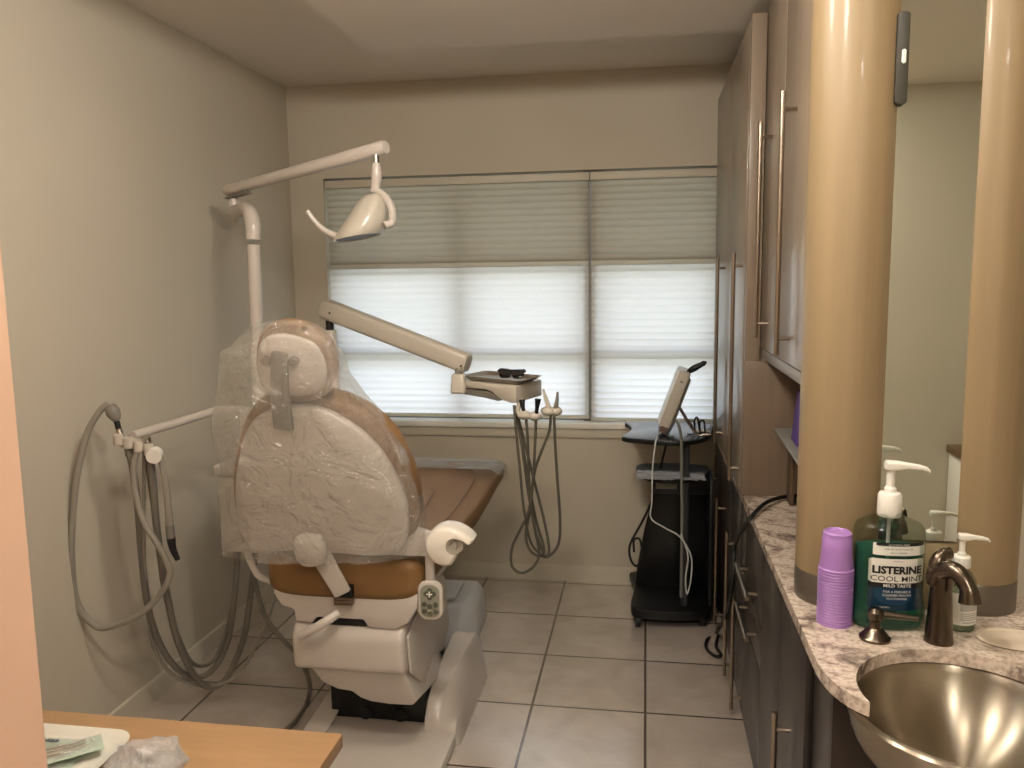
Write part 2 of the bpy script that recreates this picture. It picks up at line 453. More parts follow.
# window: frame, mullion, transom and panes behind the shades
b = NB()
yf0, yf1 = YB+.10, YB+.148
for lo, hi in (((WX0, yf0, WZ0), (WX0+.05, yf1, WZ1)), ((WX1-.05, yf0, WZ0), (WX1, yf1, WZ1)),
               ((WX0, yf0, WZ0), (WX1, yf1, WZ0+.05)), ((WX0, yf0, WZ1-.05), (WX1, yf1, WZ1)),
               ((-1.085, yf0, WZ0), (-1.015, yf1, WZ1)), ((-.345, yf0-.055, WZ0), (-.27, yf1, WZ1)),
               ((WX0, yf0-.02, 1.315), (WX1, yf1, 1.355)), ((WX0, yf0-.01, 1.80), (WX1, yf1, 1.87))):
    add_box(b, lo, hi)
win = struct(obj('window_1', b, VINYLF, flat=True))
for x0, x1 in ((WX0+.05, -1.085), (-1.015, -.345), (-.27, WX1-.05)):
    boxo('pane', (x0, yf0+.025, WZ0+.05), (x1, yf0+.031, WZ1-.05), PANE, win, 0)
# sill
struct(boxo('window_sill', (WX0-.02, YB-.035, WZ0-.03), (WX1, YB+.07, WZ0+.004), SILLM, None, .006))
struct(boxo('trim_1', (WX0-.01, YB-.016, WZ0-.085), (WX1, YB, WZ0-.03), TRIM, None, .004))
# outside: an unseen eave added to keep sky off the upper shades, and the ground
wallbox('added_eave', [((-3.5, YB+.16, 2.42), (2.5, YB+1.25, 2.55))], EXT)
wallbox('exterior_ground', [((-12, YB+.16, -.3), (12, YB+14, -.2))], GRASS)

# the two cellular shades
def shade(x0, x1, label, zb):
    t = thing('window_shade', label, 'window shade', ((x0+x1)/2, YB+.02, zb), 'cellular shades in the window')
    y = YB+.03
    boxo('headrail', (x0, y-.03, WZ1-.055), (x1, y+.02, WZ1-.012), TRIM, t, .004)
    def cloth(nm, z0, z1, m_):
        b = NB(); n = max(2, int(round((z1-z0)/.0375))); rows = []
        for i in range(n*4+1):
            z = z0+(z1-z0)*i/(n*4); ph = (i % 4)/4
            d = .010*abs(math.sin(PI*i/4))**.7
            rows.append([V(x0+.004, y-d, z), V(x1-.004, y-d, z)])
        loft(b, rows, False, False)
        return obj(nm, b, m_, t, ang=80)
    zm = 1.815
    cloth('upper_fabric', zm+.012, WZ1-.055, FAB_UP)
    boxo('middle_rail', (x0+.002, y-.018, zm-.013), (x1-.002, y+.008, zm+.013), mat('shade_rail', (200, 200, 186), .5), t, .004)
    cloth('lower_fabric', zb+.018, zm-.012, FAB_LOW)
    boxo('bottom_rail', (x0+.002, y-.018, zb), (x1-.002, y+.008, zb+.02), mat('shade_rail', (200, 200, 186), .5), t, .004)
shade(WX0+.006, -.3105, 'wide pale cellular window shade on the left, behind the overhead dental light', .945)
shade(-.3025, WX1-.004, 'narrower pale cellular window shade on the right, beside the tall cabinets', .933)

# ------------------------------------------------------------------ right-hand cabinets
XF = .40
CT0, CT1 = .87, .90
def bar_handle(parent, p0, p1, out, r=.0078, so=.05):
    """straight bar pull between p0 and p1 on the door face, standing off along out"""
    p0, p1, out = Vector(p0), Vector(p1), Vector(out); d = (p1-p0).normalized()
    b = NB(); q0, q1 = p0+out, p1+out
    tube(b, [q0, q1], r, 12, 0)
    for q in (p0+d*so, p1-d*so): tube(b, [q, q+out], r*.75, 10, 0)
    return obj('handle', b, HANDLE, parent)
def door(parent, name, y0, y1, z0, z1, m_, xf, handle=None, g=.0025):
    d = boxo(name, (xf-.019, y0+g, z0+g), (xf, y1-g, z1-g), m_, parent, .0015)
    if handle: bar_handle(d, *handle)
    return d
OUT = (-.037, 0, 0)
def base_unit(label, y0, y1, doors, m_=LOWW):
    t = thing('base_cabinet', label, 'cabinet', (.7, (y0+y1)/2, 0))
    boxo('body', (XF, y0+.001, .004), (XR-.012, y1-.001, CT0-.001), m_, t, 0)
    for nm, a, c, z0, z1, h in doors: door(t, nm, a, c, z0, z1, m_, XF, h)
    return t
xd = XF-.019
vh = lambda y, z0, z1: ((xd, y, z0), (xd, y, z1), OUT)
hh = lambda z, y0, y1: ((xd, y0, z), (xd, y1, z), OUT)
base_unit('dark brown base cabinet beneath the tall hutch, behind the rolling cart by the window', 3.66, 4.55,
          [('door', 4.10, 4.54, .03, .86, vh(4.45, .05, .70)), ('door', 3.66, 4.10, .03, .86, vh(3.95, .04, .675))])
base_unit('dark brown base cabinet with two long upright bar handles, between drawers and cart', 3.12, 3.659,
          [('door', 3.30, 3.659, .03, .86, vh(3.44, .03, .665)), ('door', 3.12, 3.30, .03, .86, vh(3.16, .03, .64))])
base_unit('dark brown drawer cabinet with two short horizontal bar handles under the counter', 2.66, 3.119,
          [('drawer', 2.66, 3.119, .58, .86, hh(.65, 2.74, 3.09)), ('drawer', 2.66, 3.119, .43, .58, hh(.505, 2.74, 3.08)),
           ('drawer', 2.66, 3.119, .03, .43, None)])
t = base_unit('dark brown base cabinet nearest the viewer, under the sink end of the counter', 1.93, 2.659,
          [('door', 2.30, 2.659, .03, .86, None), ('door', 1.93, 2.30, .03, .86, vh(2.125, .06, .585))])
# end panel of the vanity, notched round the basin
tv = thing('vanity_cabinet', 'dark espresso vanity end panel below the steel basin', 'cabinet', (.84, 1.8, 0))
b = NB()
prism(b, [(x, 1.735, z) for x, z in ((XF, .004), (XF, .868), (.418, .868), (.424, .835), (.446, .79), (.49, .745), (.55, .714), (.635, .704), (.72, .714), (.78, .745), (.824, .79), (.846, .835), (.852, .868), (1.28, .868), (1.28, .004))], (0, .018, 0))
obj('end_panel', b, mat('espresso_end_panel', (46, 34, 27), .45, var=.1, scale=3, stretch=(12, 12, .6)), tv, flat=True)
boxo('side_panel', (XF, 1.7535, .004), (XF+.0, 1.7545, .02), LOWW, tv, 0) if False else None
boxo('side_panel', (XF, 1.7535, .004), (.416, 1.928, .868), LOWW, tv, 0)

# countertop with a round bite for the basin
SCX, SCY, SR = .635, 1.655, .205
def ctop():
    pts = [(XF-.03, YB-.002)]
    for k in range(9):                                   # rounded front corner
        t_ = k/8; a = V(.37, 1.80, 0)*(1-t_)**2+V(.368, 1.655, 0)*2*t_*(1-t_)+V(.436, 1.600, 0)*t_*t_
        pts.append((a.x, a.y))
    a0 = math.atan2(1.600-SCY, .436-SCX); a0 = a0 if a0 > 0 else a0+2*PI
    a1 = math.radians(-16)
    for k in range(33):
        a = a0+(a1-a0)*k/32; pts.append((SCX+SR*math.cos(a), SCY+SR*math.sin(a)))
    pts += [(.90, 1.585), (1.29, 1.575), (1.29, YP-.001), (XR-.003, YP-.001), (XR-.003, YB-.002)]
    return pts
P2 = ctop()
b = NB(); prism(b, [(x, y, CT0) for x, y in P2], (0, 0, CT1-CT0))
ct = tag(obj('countertop', b, GRAN, ang=30), 'mottled beige and grey stone countertop running along the right side', 'countertop')
# waste hole in the counter, a pale round recess right of the soap
b = NB(); hc = V(.83, 1.935, CT1)
lathe(b, [(.074, .0006), (.078, .003), (.066, .004), (.062, .0015), (.03, .001), (.0, .001)], hc, None, 40, 1, .8)
wr = obj('waste_ring', b, mat('recess_white', (206, 190, 170), .35), ct); lab(wr, 'pale round recess set in the countertop')

# hutch of tall doors standing on the counter
t = thing('tall_cabinet', 'tall taupe cabinet with two full-height doors standing on the counter by the window', 'cabinet', (.7, 3.86, CT1))
XH, ZH = .384, 2.655
boxo('body', (XH+.001, 3.17, CT1+.001), (XR-.004, YB-.003, ZH), UPW, t, .001)
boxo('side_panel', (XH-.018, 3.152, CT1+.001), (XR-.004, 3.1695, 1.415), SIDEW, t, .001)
boxo('filler_strip', (XH-.018, 3.152, 1.4155), (.4185, 3.1695, ZH), UPW, t, .001)
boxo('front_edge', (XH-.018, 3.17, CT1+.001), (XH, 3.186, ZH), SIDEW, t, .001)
xd = XH-.019
door(t, 'door', 3.78, 4.555, CT1+.004, ZH-.002, UPW, XH, ((xd, 3.98, .94), (xd, 3.98, 1.82), (-.035, 0, 0)))
door(t, 'door', 3.192, 3.78, CT1+.004, ZH-.002, UPW, XH, ((xd, 3.27, .93), (xd, 3.27, 1.82), (-.035, 0, 0)))
boxo('edge_seam', (XH-.017, 3.1862, CT1+.004), (XH+.001, 3.1935, ZH-.001), SEAM, t, 0)
# wall cabinet over the counter
XU = .44
t = thing('wall_cabinet', 'taupe wall cabinet hung over the counter, left of the wood column', 'cabinet', (.73, 2.73, 1.46))
boxo('body', (XU, 2.31, 1.462), (XR-.004, 3.169, ZS-.002), UPW, t, .001)
xd = XU-.019
door(t, 'door', 2.735, 3.165, 1.465, ZS-.004, UPW, XU, ((xd, 2.98, 1.515), (xd, 2.98, 2.25), (-.04, 0, 0)))
door(t, 'door', 2.31, 2.735, 1.465, ZS-.004, UPW, XU, ((xd, 2.515, 1.495), (xd, 2.515, 2.25), (-.04, 0, 0)))
b = NB(); prism(b, [(XU-.012, 2.31, 1.462), (XU-.002, 2.31, 1.418), (XU+.02, 2.31, 1.418), (XU+.02, 2.31, 1.462)], (0, .85, 0), .002)
lab(obj('valance', b, VALM, t), 'grey light valance below the doors')

# wooden columns, mirror, backsplash
def column(cx, r, label):
    t = thing('column', label, 'column', (cx, 2.165, CT1), 'curved wood columns beside the mirror')
    b = NB(); lathe(b, [(r, CT1+.078), (r, ZS-.001)], (cx, 2.165, 0), None, 64); obj('shaft', b, MAPLE, t)
    b = NB(); lathe(b, [(r+.001, CT1+.0005), (r+.001, CT1+.074), (r-.001, CT1+.0775)], (cx, 2.165, 0), None, 64); lab(obj('base_band', b, BAND, t), 'brushed grey metal base band')
column(.498, .106, 'curved maple-coloured column left of the mirror, behind the purple cups')
column(.820, .100, 'curved maple-coloured column right of the mirror, behind the soap bottle')
YM = 2.090
t = thing('wall_mirror', 'tall mirror between the two curved wood columns', 'mirror', (.69, YM, 1.075))
boxo('glass', (.555, YM, 1.078), (.765, YM+.006, ZS-.003), MIRROR, t, 0)
boxo('backing', (.55, YM+.0065, 1.072), (.80, YP-.001, ZS-.003), mat('mirror_backing', (120, 104, 78), .6), t, 0)
boxo('backsplash', (.55, YM-.002, CT1+.001), (.80, YP-.001, 1.071), mat('backsplash_beige', (150, 134, 104), .4), t, .001)
# dark controller on the mirror, beside the column
t = thing('wall_controller', 'slim dark grey panel with a pale oval button high on the mirror', 'control panel', (.575, YM-.012, 2.12))
b = NB(); prism(b, [(.575+x, YM-.001, 2.219+z) for x, z in rrect(.028, .205, .009, 5)], (0, -.018, 0), .003); obj('housing', b, mat('controller_grey', (58, 55, 46), .5), t)
b = NB(); prism(b, [(.577+x, YM-.019, 2.222+z) for x, z in rrect(.010, .032, .0049, 6)], (0, -.003, 0), .001); lab(obj('button', b, LABW, t), 'pale oval button')
# the shelf unit the mirror shows, standing against the rear wall behind the viewer
t = thing('side_cabinet', 'white side cabinet with brown top seen in the mirror', 'cabinet', (2.1, -.95, 0))
boxo('body', (1.83, -1.09, .05), (2.38, -.83, .655), LABW, t, .004)
boxo('top', (1.815, -1.095, .656), (2.39, -.80, .70), mat('brown_top', (96, 72, 48), .4), t, .003)
boxo('plinth', (1.85, -1.08, .0), (2.36, -.86, .049), DARKP, t, .002)

# small shelf on the counter with the purple box
t = thing('counter_shelf', 'small grey tilted shelf on the counter, mostly hidden behind the left column', 'shelf', (.60, 2.9, CT1))
sh = [at(781, 434, Y=2.93), at(812, 474, Y=2.60)]
b = NB(); prism(b, [V(.470, 3.10, 1.160), V(.470, 2.45, 1.135), V(.72, 2.45, 1.135), V(.72, 3.10, 1.160)], (0, 0, .014), .003)
obj('board', b, mat('shelf_grey', (128, 126, 118), .35), t)
boxo('support', (.52, 3.02, CT1+.0005), (.535, 3.09, 1.156), mat('shelf_post_brown', (84, 66, 50), .5), t, .002)
boxo('support', (.52, 2.55, CT1+.0005), (.535, 2.63, 1.138), mat('shelf_post_brown', (84, 66, 50), .5), t, .002)
t = thing('product_box', 'purple and blue cardboard box standing on the small grey shelf', 'box', (.6, 2.85, 1.18))
b = NB(); prism(b, [V(.500, 2.80, 1.1632), V(.60, 2.80, 1.1632), V(.615, 2.83, 1.33), V(.522, 2.83, 1.33)], (0, .12, .0042), .001)
obj('carton', b, PURPBOX, t)
b = NB()
for k, (z, w) in enumerate(((1.205, .03), (1.225, .035), (1.242, .022))):
    add_box(b, (.515, 2.800+(z-1.163)*.18-.0012, z), (.515+w, 2.800+(z-1.163)*.18, z+.006))
obj('print', b, LABW, t)

# ------------------------------------------------------------------ sink, faucet, counter things
t = thing('sink_basin', 'round brushed steel basin jutting out of the counter front', 'sink', (SCX, SCY, .70))
b = NB(); R0 = .224
prof = [(R0-.014, 0), (R0, .002), (R0+.004, -.003), (R0, -.010)]
outer = []
for k in range(1, 13):
    a = PI/2*k/12; outer.append(((R0-.004)*math.cos(a)**.8 if k < 12 else .0, -.012-.155*math.sin(a)))
inner = [((R0-.016)*math.cos(PI/2*k/14)**.8 if k < 14 else .0, -.002-.150*math.sin(PI/2*k/14)) for k in range(15)][::-1]
lathe(b, prof+outer, (SCX, SCY, .8665), None, 72, cap=False)
lathe(b, inner+[(R0-.014, 0)], (SCX, SCY, .8665), None, 72, cap=False)
SINKM = bpy.data.materials.new('radial_brushed_steel'); SINKM.use_nodes = True
n = SINKM.node_tree.nodes; l = SINKM.node_tree.links; p = n['Principled BSDF']
p.inputs['Metallic'].default_value = 1; p.inputs['Roughness'].default_value = .33; p.inputs['Anisotropic'].default_value = .95; p.inputs['Anisotropic Rotation'].default_value = .25
tg = n.new('ShaderNodeTangent'); tg.direction_type = 'RADIAL'; tg.axis = 'Z'; l.new(tg.outputs[0], p.inputs['Tangent'])
nz = n.new('ShaderNodeTexNoise'); nz.inputs['Scale'].default_value = 7; rp = n.new('ShaderNodeValToRGB')
rp.color_ramp.elements[0].color = lin((150, 140, 124))+[1]; rp.color_ramp.elements[1].color = lin((168, 158, 142))+[1]
tc = n.new('ShaderNodeTexCoord'); l.new(tc.outputs['Object'], nz.inputs['Vector']); l.new(nz.outputs['Fac'], rp.inputs[0]); l.new(rp.outputs[0], p.inputs['Base Color'])
obj('bowl', b, SINKM, t, ang=60)
b = NB(); lathe(b, [(.026, 0), (.026, .003), (.018, .004), (.0, .0035)], (SCX, SCY, .7155), None, 24); obj('drain', b, CHROME, t)

# faucet spout
fx, fy = .661, 1.905
t = thing('faucet', 'brushed nickel faucet with drooping spout behind the basin', 'faucet', (fx, fy, CT1))
b = NB()
z0 = CT1
prof = [(.031, .0005), (.031, .006), (.0295, .012), (.026, .07), (.023, .12), (.0215, .150), (.0205, .160)]
lathe(b, prof, (fx, fy, z0), None, 28, 1, 1); obj('body', b, NICKEL, t)
b = NB()
tube(b, [V(fx-.010, fy+.006, z0+.135), V(fx-.006, fy-.004, z0+.165), V(fx+.010, fy-.030, z0+.180), V(fx+.023, fy-.050, z0+.172), V(fx+.033, fy-.066, z0+.148), V(fx+.036, fy-.070, z0+.122)],
     lambda s: .0215-.005*s if s < .75 else .0178+.006*(s-.75)/.25, 18)
obj('spout', b, NICKEL, t)
b = NB()
tube(b, [V(fx-.012, fy+.006, z0+.14), V(fx-.006, fy+.012, z0+.185), V(fx+.010, fy+.020, z0+.205)], lambda s: .021-.009*s, 14)
cyl(b, V(fx+.010, fy+.020, z0+.200), V(fx+.024, fy+.022, z0+.203), .013)
obj('lever', b, NICKEL, t)
# separate side handle
hx, hy = .523, 1.900
t = thing('lever_tap', 'small brushed nickel lever valve in front of the mouthwash bottle', 'tap', (hx, hy, CT1))
b = NB(); lathe(b, [(.034, .0005), (.034, .006), (.029, .010), (.022, .020), (.013, .028), (.012, .045), (.017, .050), (.018, .066), (.012, .074), (.0, .075)], (hx, hy, CT1), None, 24); obj('base', b, NICKEL, t)
b = NB(); tube(b, [V(hx+.01, hy, CT1+.060), V(hx+.05, hy-.004, CT1+.058), V(hx+.088, hy-.008, CT1+.057)], lambda s: .009-.003*s, 12); obj('lever', b, NICKEL, t)

# stack of purple cups upside down
cx, cy = .4525, 1.985
def cup_bm(z):
    b = NB(); r0, r1, h = .0385, .0310, .094
    lathe(b, [(r0-.002, 0), (r0+.0018, .0), (r0+.0022, .004), (r0, .006), (r0-.004, .05), (r1+.003, h*.80), (r1+.002, h*.82), (r1+.0018, h*.955), (r1-.003, h), (r1-.006, h-.001), (r1-.008, h-.004), (.0, h-.004)], (cx, cy, CT1+z), None, 40, cap=False)
    return b
NC = 20; stp = .0070
ords = ['second', 'third', 'fourth', 'fifth', 'sixth', 'seventh', 'eighth', 'ninth', 'tenth', 'eleventh', 'twelfth', 'thirteenth', 'fourteenth', 'fifteenth', 'sixteenth', 'seventeenth', 'eighteenth', 'nineteenth']
first = None
for k in range(NC):
    if first is None:
        first = c = obj('plastic_cup', cup_bm(0), PURPLE, None, (cx, cy, CT1+.0008))
        c.location.z = CT1+.0008
    else:
        c = first.copy(); COL.objects.link(c); c.location.z = CT1+.0008+k*stp
    i = NC-1-k
    s = 'topmost upside-down purple cup on the stack, showing its whole side' if i == 0 else \
        'bottom purple cup of the stack, its rim on the stone counter' if k == 0 else \
        'purple cup nested %s from the top of the stack beside the mouthwash' % ords[i-1]
    tag(c, s, 'cup', 'purple cups stacked on the counter')

# text helper
def text_bm(s, size, fn, bold=0, sx=1):
    cu = bpy.data.curves.new('t', 'FONT'); cu.body = s; cu.size = size; cu.align_x = 'CENTER'; cu.offset = bold; cu.resolution_u = 2
    o = bpy.data.objects.new('t', cu); COL.objects.link(o)
    dg = bpy.context.evaluated_depsgraph_get(); me = bpy.data.meshes.new_from_object(o.evaluated_get(dg))
    b = NB(); b.from_mesh(me)
    bpy.data.objects.remove(o); bpy.data.curves.remove(cu); bpy.data.meshes.remove(me)
    bmesh.ops.triangulate(b, faces=b.faces)
    for v in b.verts: v.co = fn(v.co.x*sx, v.co.y)
    return b

# mouthwash bottle: wide oval body, narrow facing the viewer
BX, BY = .571, 1.995
bd = Vector((-.03, 1, 0)).normalized()      # its front faces the viewer
b_right = V(1, .03, 0).normalized()
def oval(w, d, z, n=48, e=.75):
    o = []
    for k in range(n):
        a = 2*PI*k/n; ca, sa = math.cos(a), math.sin(a)
        o.append(V(BX, BY, z)+b_right*w*math.copysign(abs(ca)**e, ca)+bd*d*math.copysign(abs(sa)**e, sa))
    return o
t = thing('mouthwash_bottle', 'large clear pump bottle of green mouthwash with a blue label', 'bottle', (BX, BY, CT1))
zb = CT1+.001
prof = [(.066, .040, 0), (.078, .050, .006), (.084, .055, .025), (.084, .055, .05), (.079, .052, .075), (.078, .052, .085), (.078, .052, .20), (.078, .052, .215), (.0765, .051, .234), (.070, .048, .247), (.050, .040, .256), (.030, .028, .262), (.025, .025, .276)]
b = NB(); loft(b, [oval(w, d, zb+z) for w, d, z in prof]); bo = obj('bottle_body', b, PETG, t, ang=50)
b = NB(); loft(b, [oval(w-.004, d-.004, zb+z+(.003 if z == 0 else 0)) for w, d, z in prof[:7] if z < .19]+[oval(.074, .048, zb+.188)])
lab(obj('liquid', b, LIQ, t, ang=50), 'green mint liquid filling most of the bottle')
def lab_pt(off):
    def fn(x, z):
        d = .0520+off
        return V(BX, BY, zb+z)+b_right*x-bd*(d*(max(0, 1-(abs(x)/.079)**2.4))**.42)
    return fn
def lab_sheet(x0, x1, z0, z1, off, r=.006):
    b = NB(); fn = lab_pt(off); n = 16
    rows = []
    for i in range(n+1):
        x = x0+(x1-x0)*i/n
        e = min(x-x0, x1-x); k = r-math.sqrt(max(0, r*r-(r-e)**2)) if e < r else 0
        rows.append([fn(x, z0+k), fn(x, z1-k)])
    loft(b, rows, False, False); return b
LX = .006
lb = obj('front_label', lab_sheet(-.062+LX, .062+LX, .052, .176, .0012), LABB, t, weld=False); lab(lb, 'blue front label with white lettering')
obj('name_panel', lab_sheet(-.062+LX, .062+LX, .118, .176, .0018, .003), LABW, lb, weld=False)
obj('taste_strip', lab_sheet(-.062+LX, .062+LX, .106, .118, .0018, .0005), LABK, lb, weld=False)
def ltext(s, size, x, z, m_, parent, bold=0, sx=1, off=.0026):
    fn0 = lab_pt(off)
    obj('lettering', text_bm(s, size, lambda u, v: fn0(u+x, v+z), bold, sx), m_, parent, flat=True, weld=False)
ltext('LISTERINE', .0245, LX, .141, LABK, lb, .0011, 1.02)
ltext('COOL MINT', .0180, LX, .1225, LABK, lb, .0001, 1.18)
ltext('MILD TASTE', .0105, LX, .1085, LABW, lb, .0002, 1.1)
ltext('ANTISEPTIC', .004, LX, .169, INKG, lb)
ltext('FOR A FRESHER &', .0078, LX, .095, LABW, lb, 0, 1.0)
ltext('CLEANER MOUTH', .0078, LX, .0865, LABW, lb, 0, 1.0)
ltext('MOUTHWASH', .0070, LX, .0785, LABW, lb, 0, 1.0)
ltext('1 gal (3.78 L)', .0055, LX-.03, .058, LABW, lb, 0, 1.0)
nl = obj('neck_label', lab_sheet(-.055+LX, .064+LX, .184, .214, .0022, .001), LABW, t, weld=False); lab(nl, 'white shoulder label with black strip')
obj('black_strip', lab_sheet(-.049+LX, .060+LX, .2065, .2145, .0028, .001), LABK, nl, weld=False)
ltext('ALCOHOL FREE', .006, LX, .2078, LABW, nl, 0, 1.1, .0034)
ltext('LESS INTENSE FLAVOR', .0058, LX, .1975, INKD, nl, 0, 1.1, .0030)
ltext('KILLS GERMS', .0058, LX, .1885, INKD, nl, 0, 1.1, .0030)
def pump(t, c, s, sdir, tube_len, capr=.026, caph=.048):
    c = Vector(c); sdir = Vector(sdir).normalized()
    pm = NB(); lathe(pm, [(capr*.95, 0), (capr, .004*s), (capr*.98, caph*.86), (capr*.86, caph*.96), (capr*.45, caph)], c, None, 28); cp = obj('pump_cap', pm, LABW, t)
    pm = NB(); cyl(pm, c+V(0, 0, caph*.9), c+V(0, 0, caph+.052*s), .0085*s); lathe(pm, [(.012*s, 0), (.012*s, .008*s), (.009*s, .012*s)], c+V(0, 0, caph-.001), None, 18); obj('pump_stem', pm, LABW, cp)
    pm = NB(); h = c+V(0, 0, caph+.055*s)
    sd = sdir; si = V(-sd.y, sd.x, 0)
    secs = []
    for u, w, hh_, dz in ((-.014, .010, .010, 0), (-.010, .0145, .018, .001), (.012, .014, .018, .001), (.03, .008, .0135, .0015), (.055, .006, .011, 0), (.068, .0055, .009, -.003), (.074, .004, .006, -.008)):
        secs.append([h+sd*u*s+si*x*s+V(0, 0, (y+dz)*s) for x, y in rrect(w*2, hh_, .004, 4)])
    loft(pm, secs); obj('pump_spout', pm, LABW, cp)
    pm = NB(); cyl(pm, c-V(0, 0, tube_len), c, .004*s, seg=10); obj('dip_tube', pm, CABLE, cp)
pump(t, (BX-.002, BY, zb+.264), 1.12, (1, -.18, 0), .22, .0270, .058)

# soap bottle
SX, SY = .733, 1.995
t = thing('soap_bottle', 'small clear hand soap pump bottle with a white text label behind the faucet', 'soap bottle', (SX, SY, CT1))
BXs, BYs = BX, BY
b = NB(); lathe(b, [(.033, .001), (.036, .004), (.036, .10), (.034, .116), (.024, .135), (.016, .143), (.0155, .152)], (SX, SY, CT1), None, 36); obj('bottle_body', b, PETG, t)
b = NB(); lathe(b, [(.033, .003), (.0335, .006), (.0335, .085), (.033, .088)], (SX, SY, CT1), None, 36); lab(obj('soap', b, LIQ2, t), 'pale clear soap inside the bottle')
def cyl_sheet(x0, x1, z0, z1, off):
    b = NB(); R = .036+off; rows = []
    for i in range(15):
        x = x0+(x1-x0)*i/14; a = x/R-PI/2-.05
        rows.append([V(SX+R*math.cos(a), SY+R*math.sin(a), CT1+z) for z in (z0, z1)])
    loft(b, rows, False, False); return b
sl = obj('label', cyl_sheet(-.036, .046, .018, .094, .0006), LABW, t, weld=False); lab(sl, 'white paper label with grey lines of print')
b = NB()
def cylbars(specs, off):
    b = NB(); R = .036+off
    for x0, x1, z0, z1 in specs:
        rows = []
        for i in range(9):
            x = x0+(x1-x0)*i/8; a = x/R-PI/2-.05
            rows.append([V(SX+R*math.cos(a), SY+R*math.sin(a), CT1+z) for z in (z0, z1)])
        loft(b, rows, False, False)
    return b
obj('heading', cylbars([(-.008, .042, .086, .0885), (-.008, .042, .080, .082)], .0012), INKG, sl, weld=False)
obj('print', cylbars([(-.006, .036, .046, .0475), (-.006, .038, .041, .0425), (-.006, .036, .036, .0375), (-.006, .040, .031, .0325), (-.002, .034, .024, .0255)], .0012), INKG, sl, weld=False)
obj('panel', cylbars([(-.008, .042, .052, .076)], .0011), mat('label_panel_grey', (176, 174, 166), .5), sl, weld=False)
pump(t, (SX, SY, CT1+.148), .78, (1, -.12, 0), .11, .020, .028)

# ------------------------------------------------------------------ desk in the foreground
t = thing('desk', 'light oak desk top in the lower left foreground', 'desk', (-1.0, 1.1, 0))
DZ = .90
b = NB(); add_box(b, (XL+.02, .84, DZ-.027), (-.547, 1.352, DZ), .002); obj('desktop', b, DESK, t)
for x in (-1.9, -.72):
    boxo('leg_panel', (x, .88, .0005), (x+.025, 1.18, DZ-.0275), DESK, t, .002)
# instrument tray
tx0, tx1, ty0, ty1 = -1.30, -.910, 1.035, 1.282
t = thing('instrument_tray', 'shallow white plastic tray with rounded corners on the oak desk', 'tray', ((tx0+tx1)/2, (ty0+ty1)/2, DZ))
b = NB(); cxx, cyy = (tx0+tx1)/2, (ty0+ty1)/2; w, d = tx1-tx0, ty1-ty0
secs = []
for s, z, r in ((-.012, .0008, .03), (0, .004, .035), (.006, .014, .04), (.010, .016, .042), (.004, .015, .04), (-.006, .006, .032), (-.016, .004, .03)):
    secs.append([V(cxx+x, cyy+y, DZ+z) for x, y in rrect(w+2*s-.02, d+2*s-.02, r, 6)])
loft(b, secs); obj('tray_shell', b, PAPER, t)
def pouch(cx_, cy_, L, W, ang, z, label, inst):
    t = thing('sterile_pouch', label, 'pouch', (cx_, cy_, z), 'sterilisation pouches in the tray')
    ca, sa = math.cos(ang), math.sin(ang)
    P = lambda u, v, h: V(cx_+u*ca-v*sa, cy_+u*sa+v*ca, z+h)
    for nm, m_, h0, amp in (('paper_back', GREENP, .0005, .000), ('film_front', FILM2, .004, .006)):
        b = NB(); rows = []
        for i in range(17):
            u = -L/2+L*i/16; row = []
            for j in range(9):
                v = -W/2+W*j/8
                e = min(1, min(L/2-abs(u), W/2-abs(v))/.012)
                row.append(P(u, v, h0*max(.3, e)+amp*e*(.5+.5*noise.noise(V(u*40, v*40, z*90)))))
            rows.append(row)
        loft(b, rows, False, False); obj(nm, b, m_, t, ang=70)
    b = NB()
    for k in range(inst):
        v = (k-(inst-1)/2)*.013
        tube(b, [P(-L*.36, v, .004), P(L*.1, v, .005), P(L*.3, v*.8, .004), P(L*.38, v*.8+.006, .004)], lambda s: .0028-.0012*s, 8)
    if inst: lab(obj('instrument', b, CHROME, t), 'steel dental instruments inside')
    return t, P
t1, P1 = pouch(-1.12, 1.175, .30, .15, .05, DZ+.0062, 'flat pale green sterilisation pouch with small dark print in the white tray', 0)
b = NB()
for k in range(7):
    u = .030+k*.0085
    prism(b, [P1(u, .044, .0118), P1(u+.0055, .0435, .0118), P1(u+.0085, .0525+.003*(k % 3 == 1), .0118), P1(u+.003, .053, .0118)], (0, 0, .0004))
prism(b, [P1(.028, .0465, .0117), P1(.092, .0455, .0117), P1(.092, .0475, .0117), P1(.028, .0485, .0117)], (0, 0, .0004))
obj('print', b, INKD, t1, flat=True, weld=False)
pouch(-1.035, 1.165, .22, .055, .72, DZ+.0185, 'clear pouch of steel instruments lying across the flat green pouch', 3)
# crumpled plastic bag
t = tag(obj('_tmp', NB(), FILM2), 'crumpled clear plastic bag lying beside the tray on the oak desk', 'plastic bag'); bpy.data.objects.remove(t)
b = NB(); c0 = V(-.835, 1.165, DZ)
rows = []
for i in range(9):
    ph = PI/2*i/8; row = []
    for k in range(22):
        a = 2*PI*k/22
        n1 = noise.noise(V(math.cos(a)*1.5+3, math.sin(a)*1.5, ph*1.5)); n2 = .5-abs(noise.noise(V(math.cos(a)*3.1, math.sin(a)*3.1+7, ph*4)))
        r = .074*math.cos(ph)**.7*(1+.35*n1+.25*n2)+.001
        h = .038*math.sin(ph)*(1+.6*n1+.5*n2)
        row.append(c0+V(r*math.cos(a)*.95, r*math.sin(a)*1.05, .0015+h))
    rows.append(row)
loft(b, rows); tag(obj('plastic_bag', b, FILM3, None, c0, ang=14), 'crumpled clear plastic bag lying beside the tray on the oak desk', 'plastic bag')

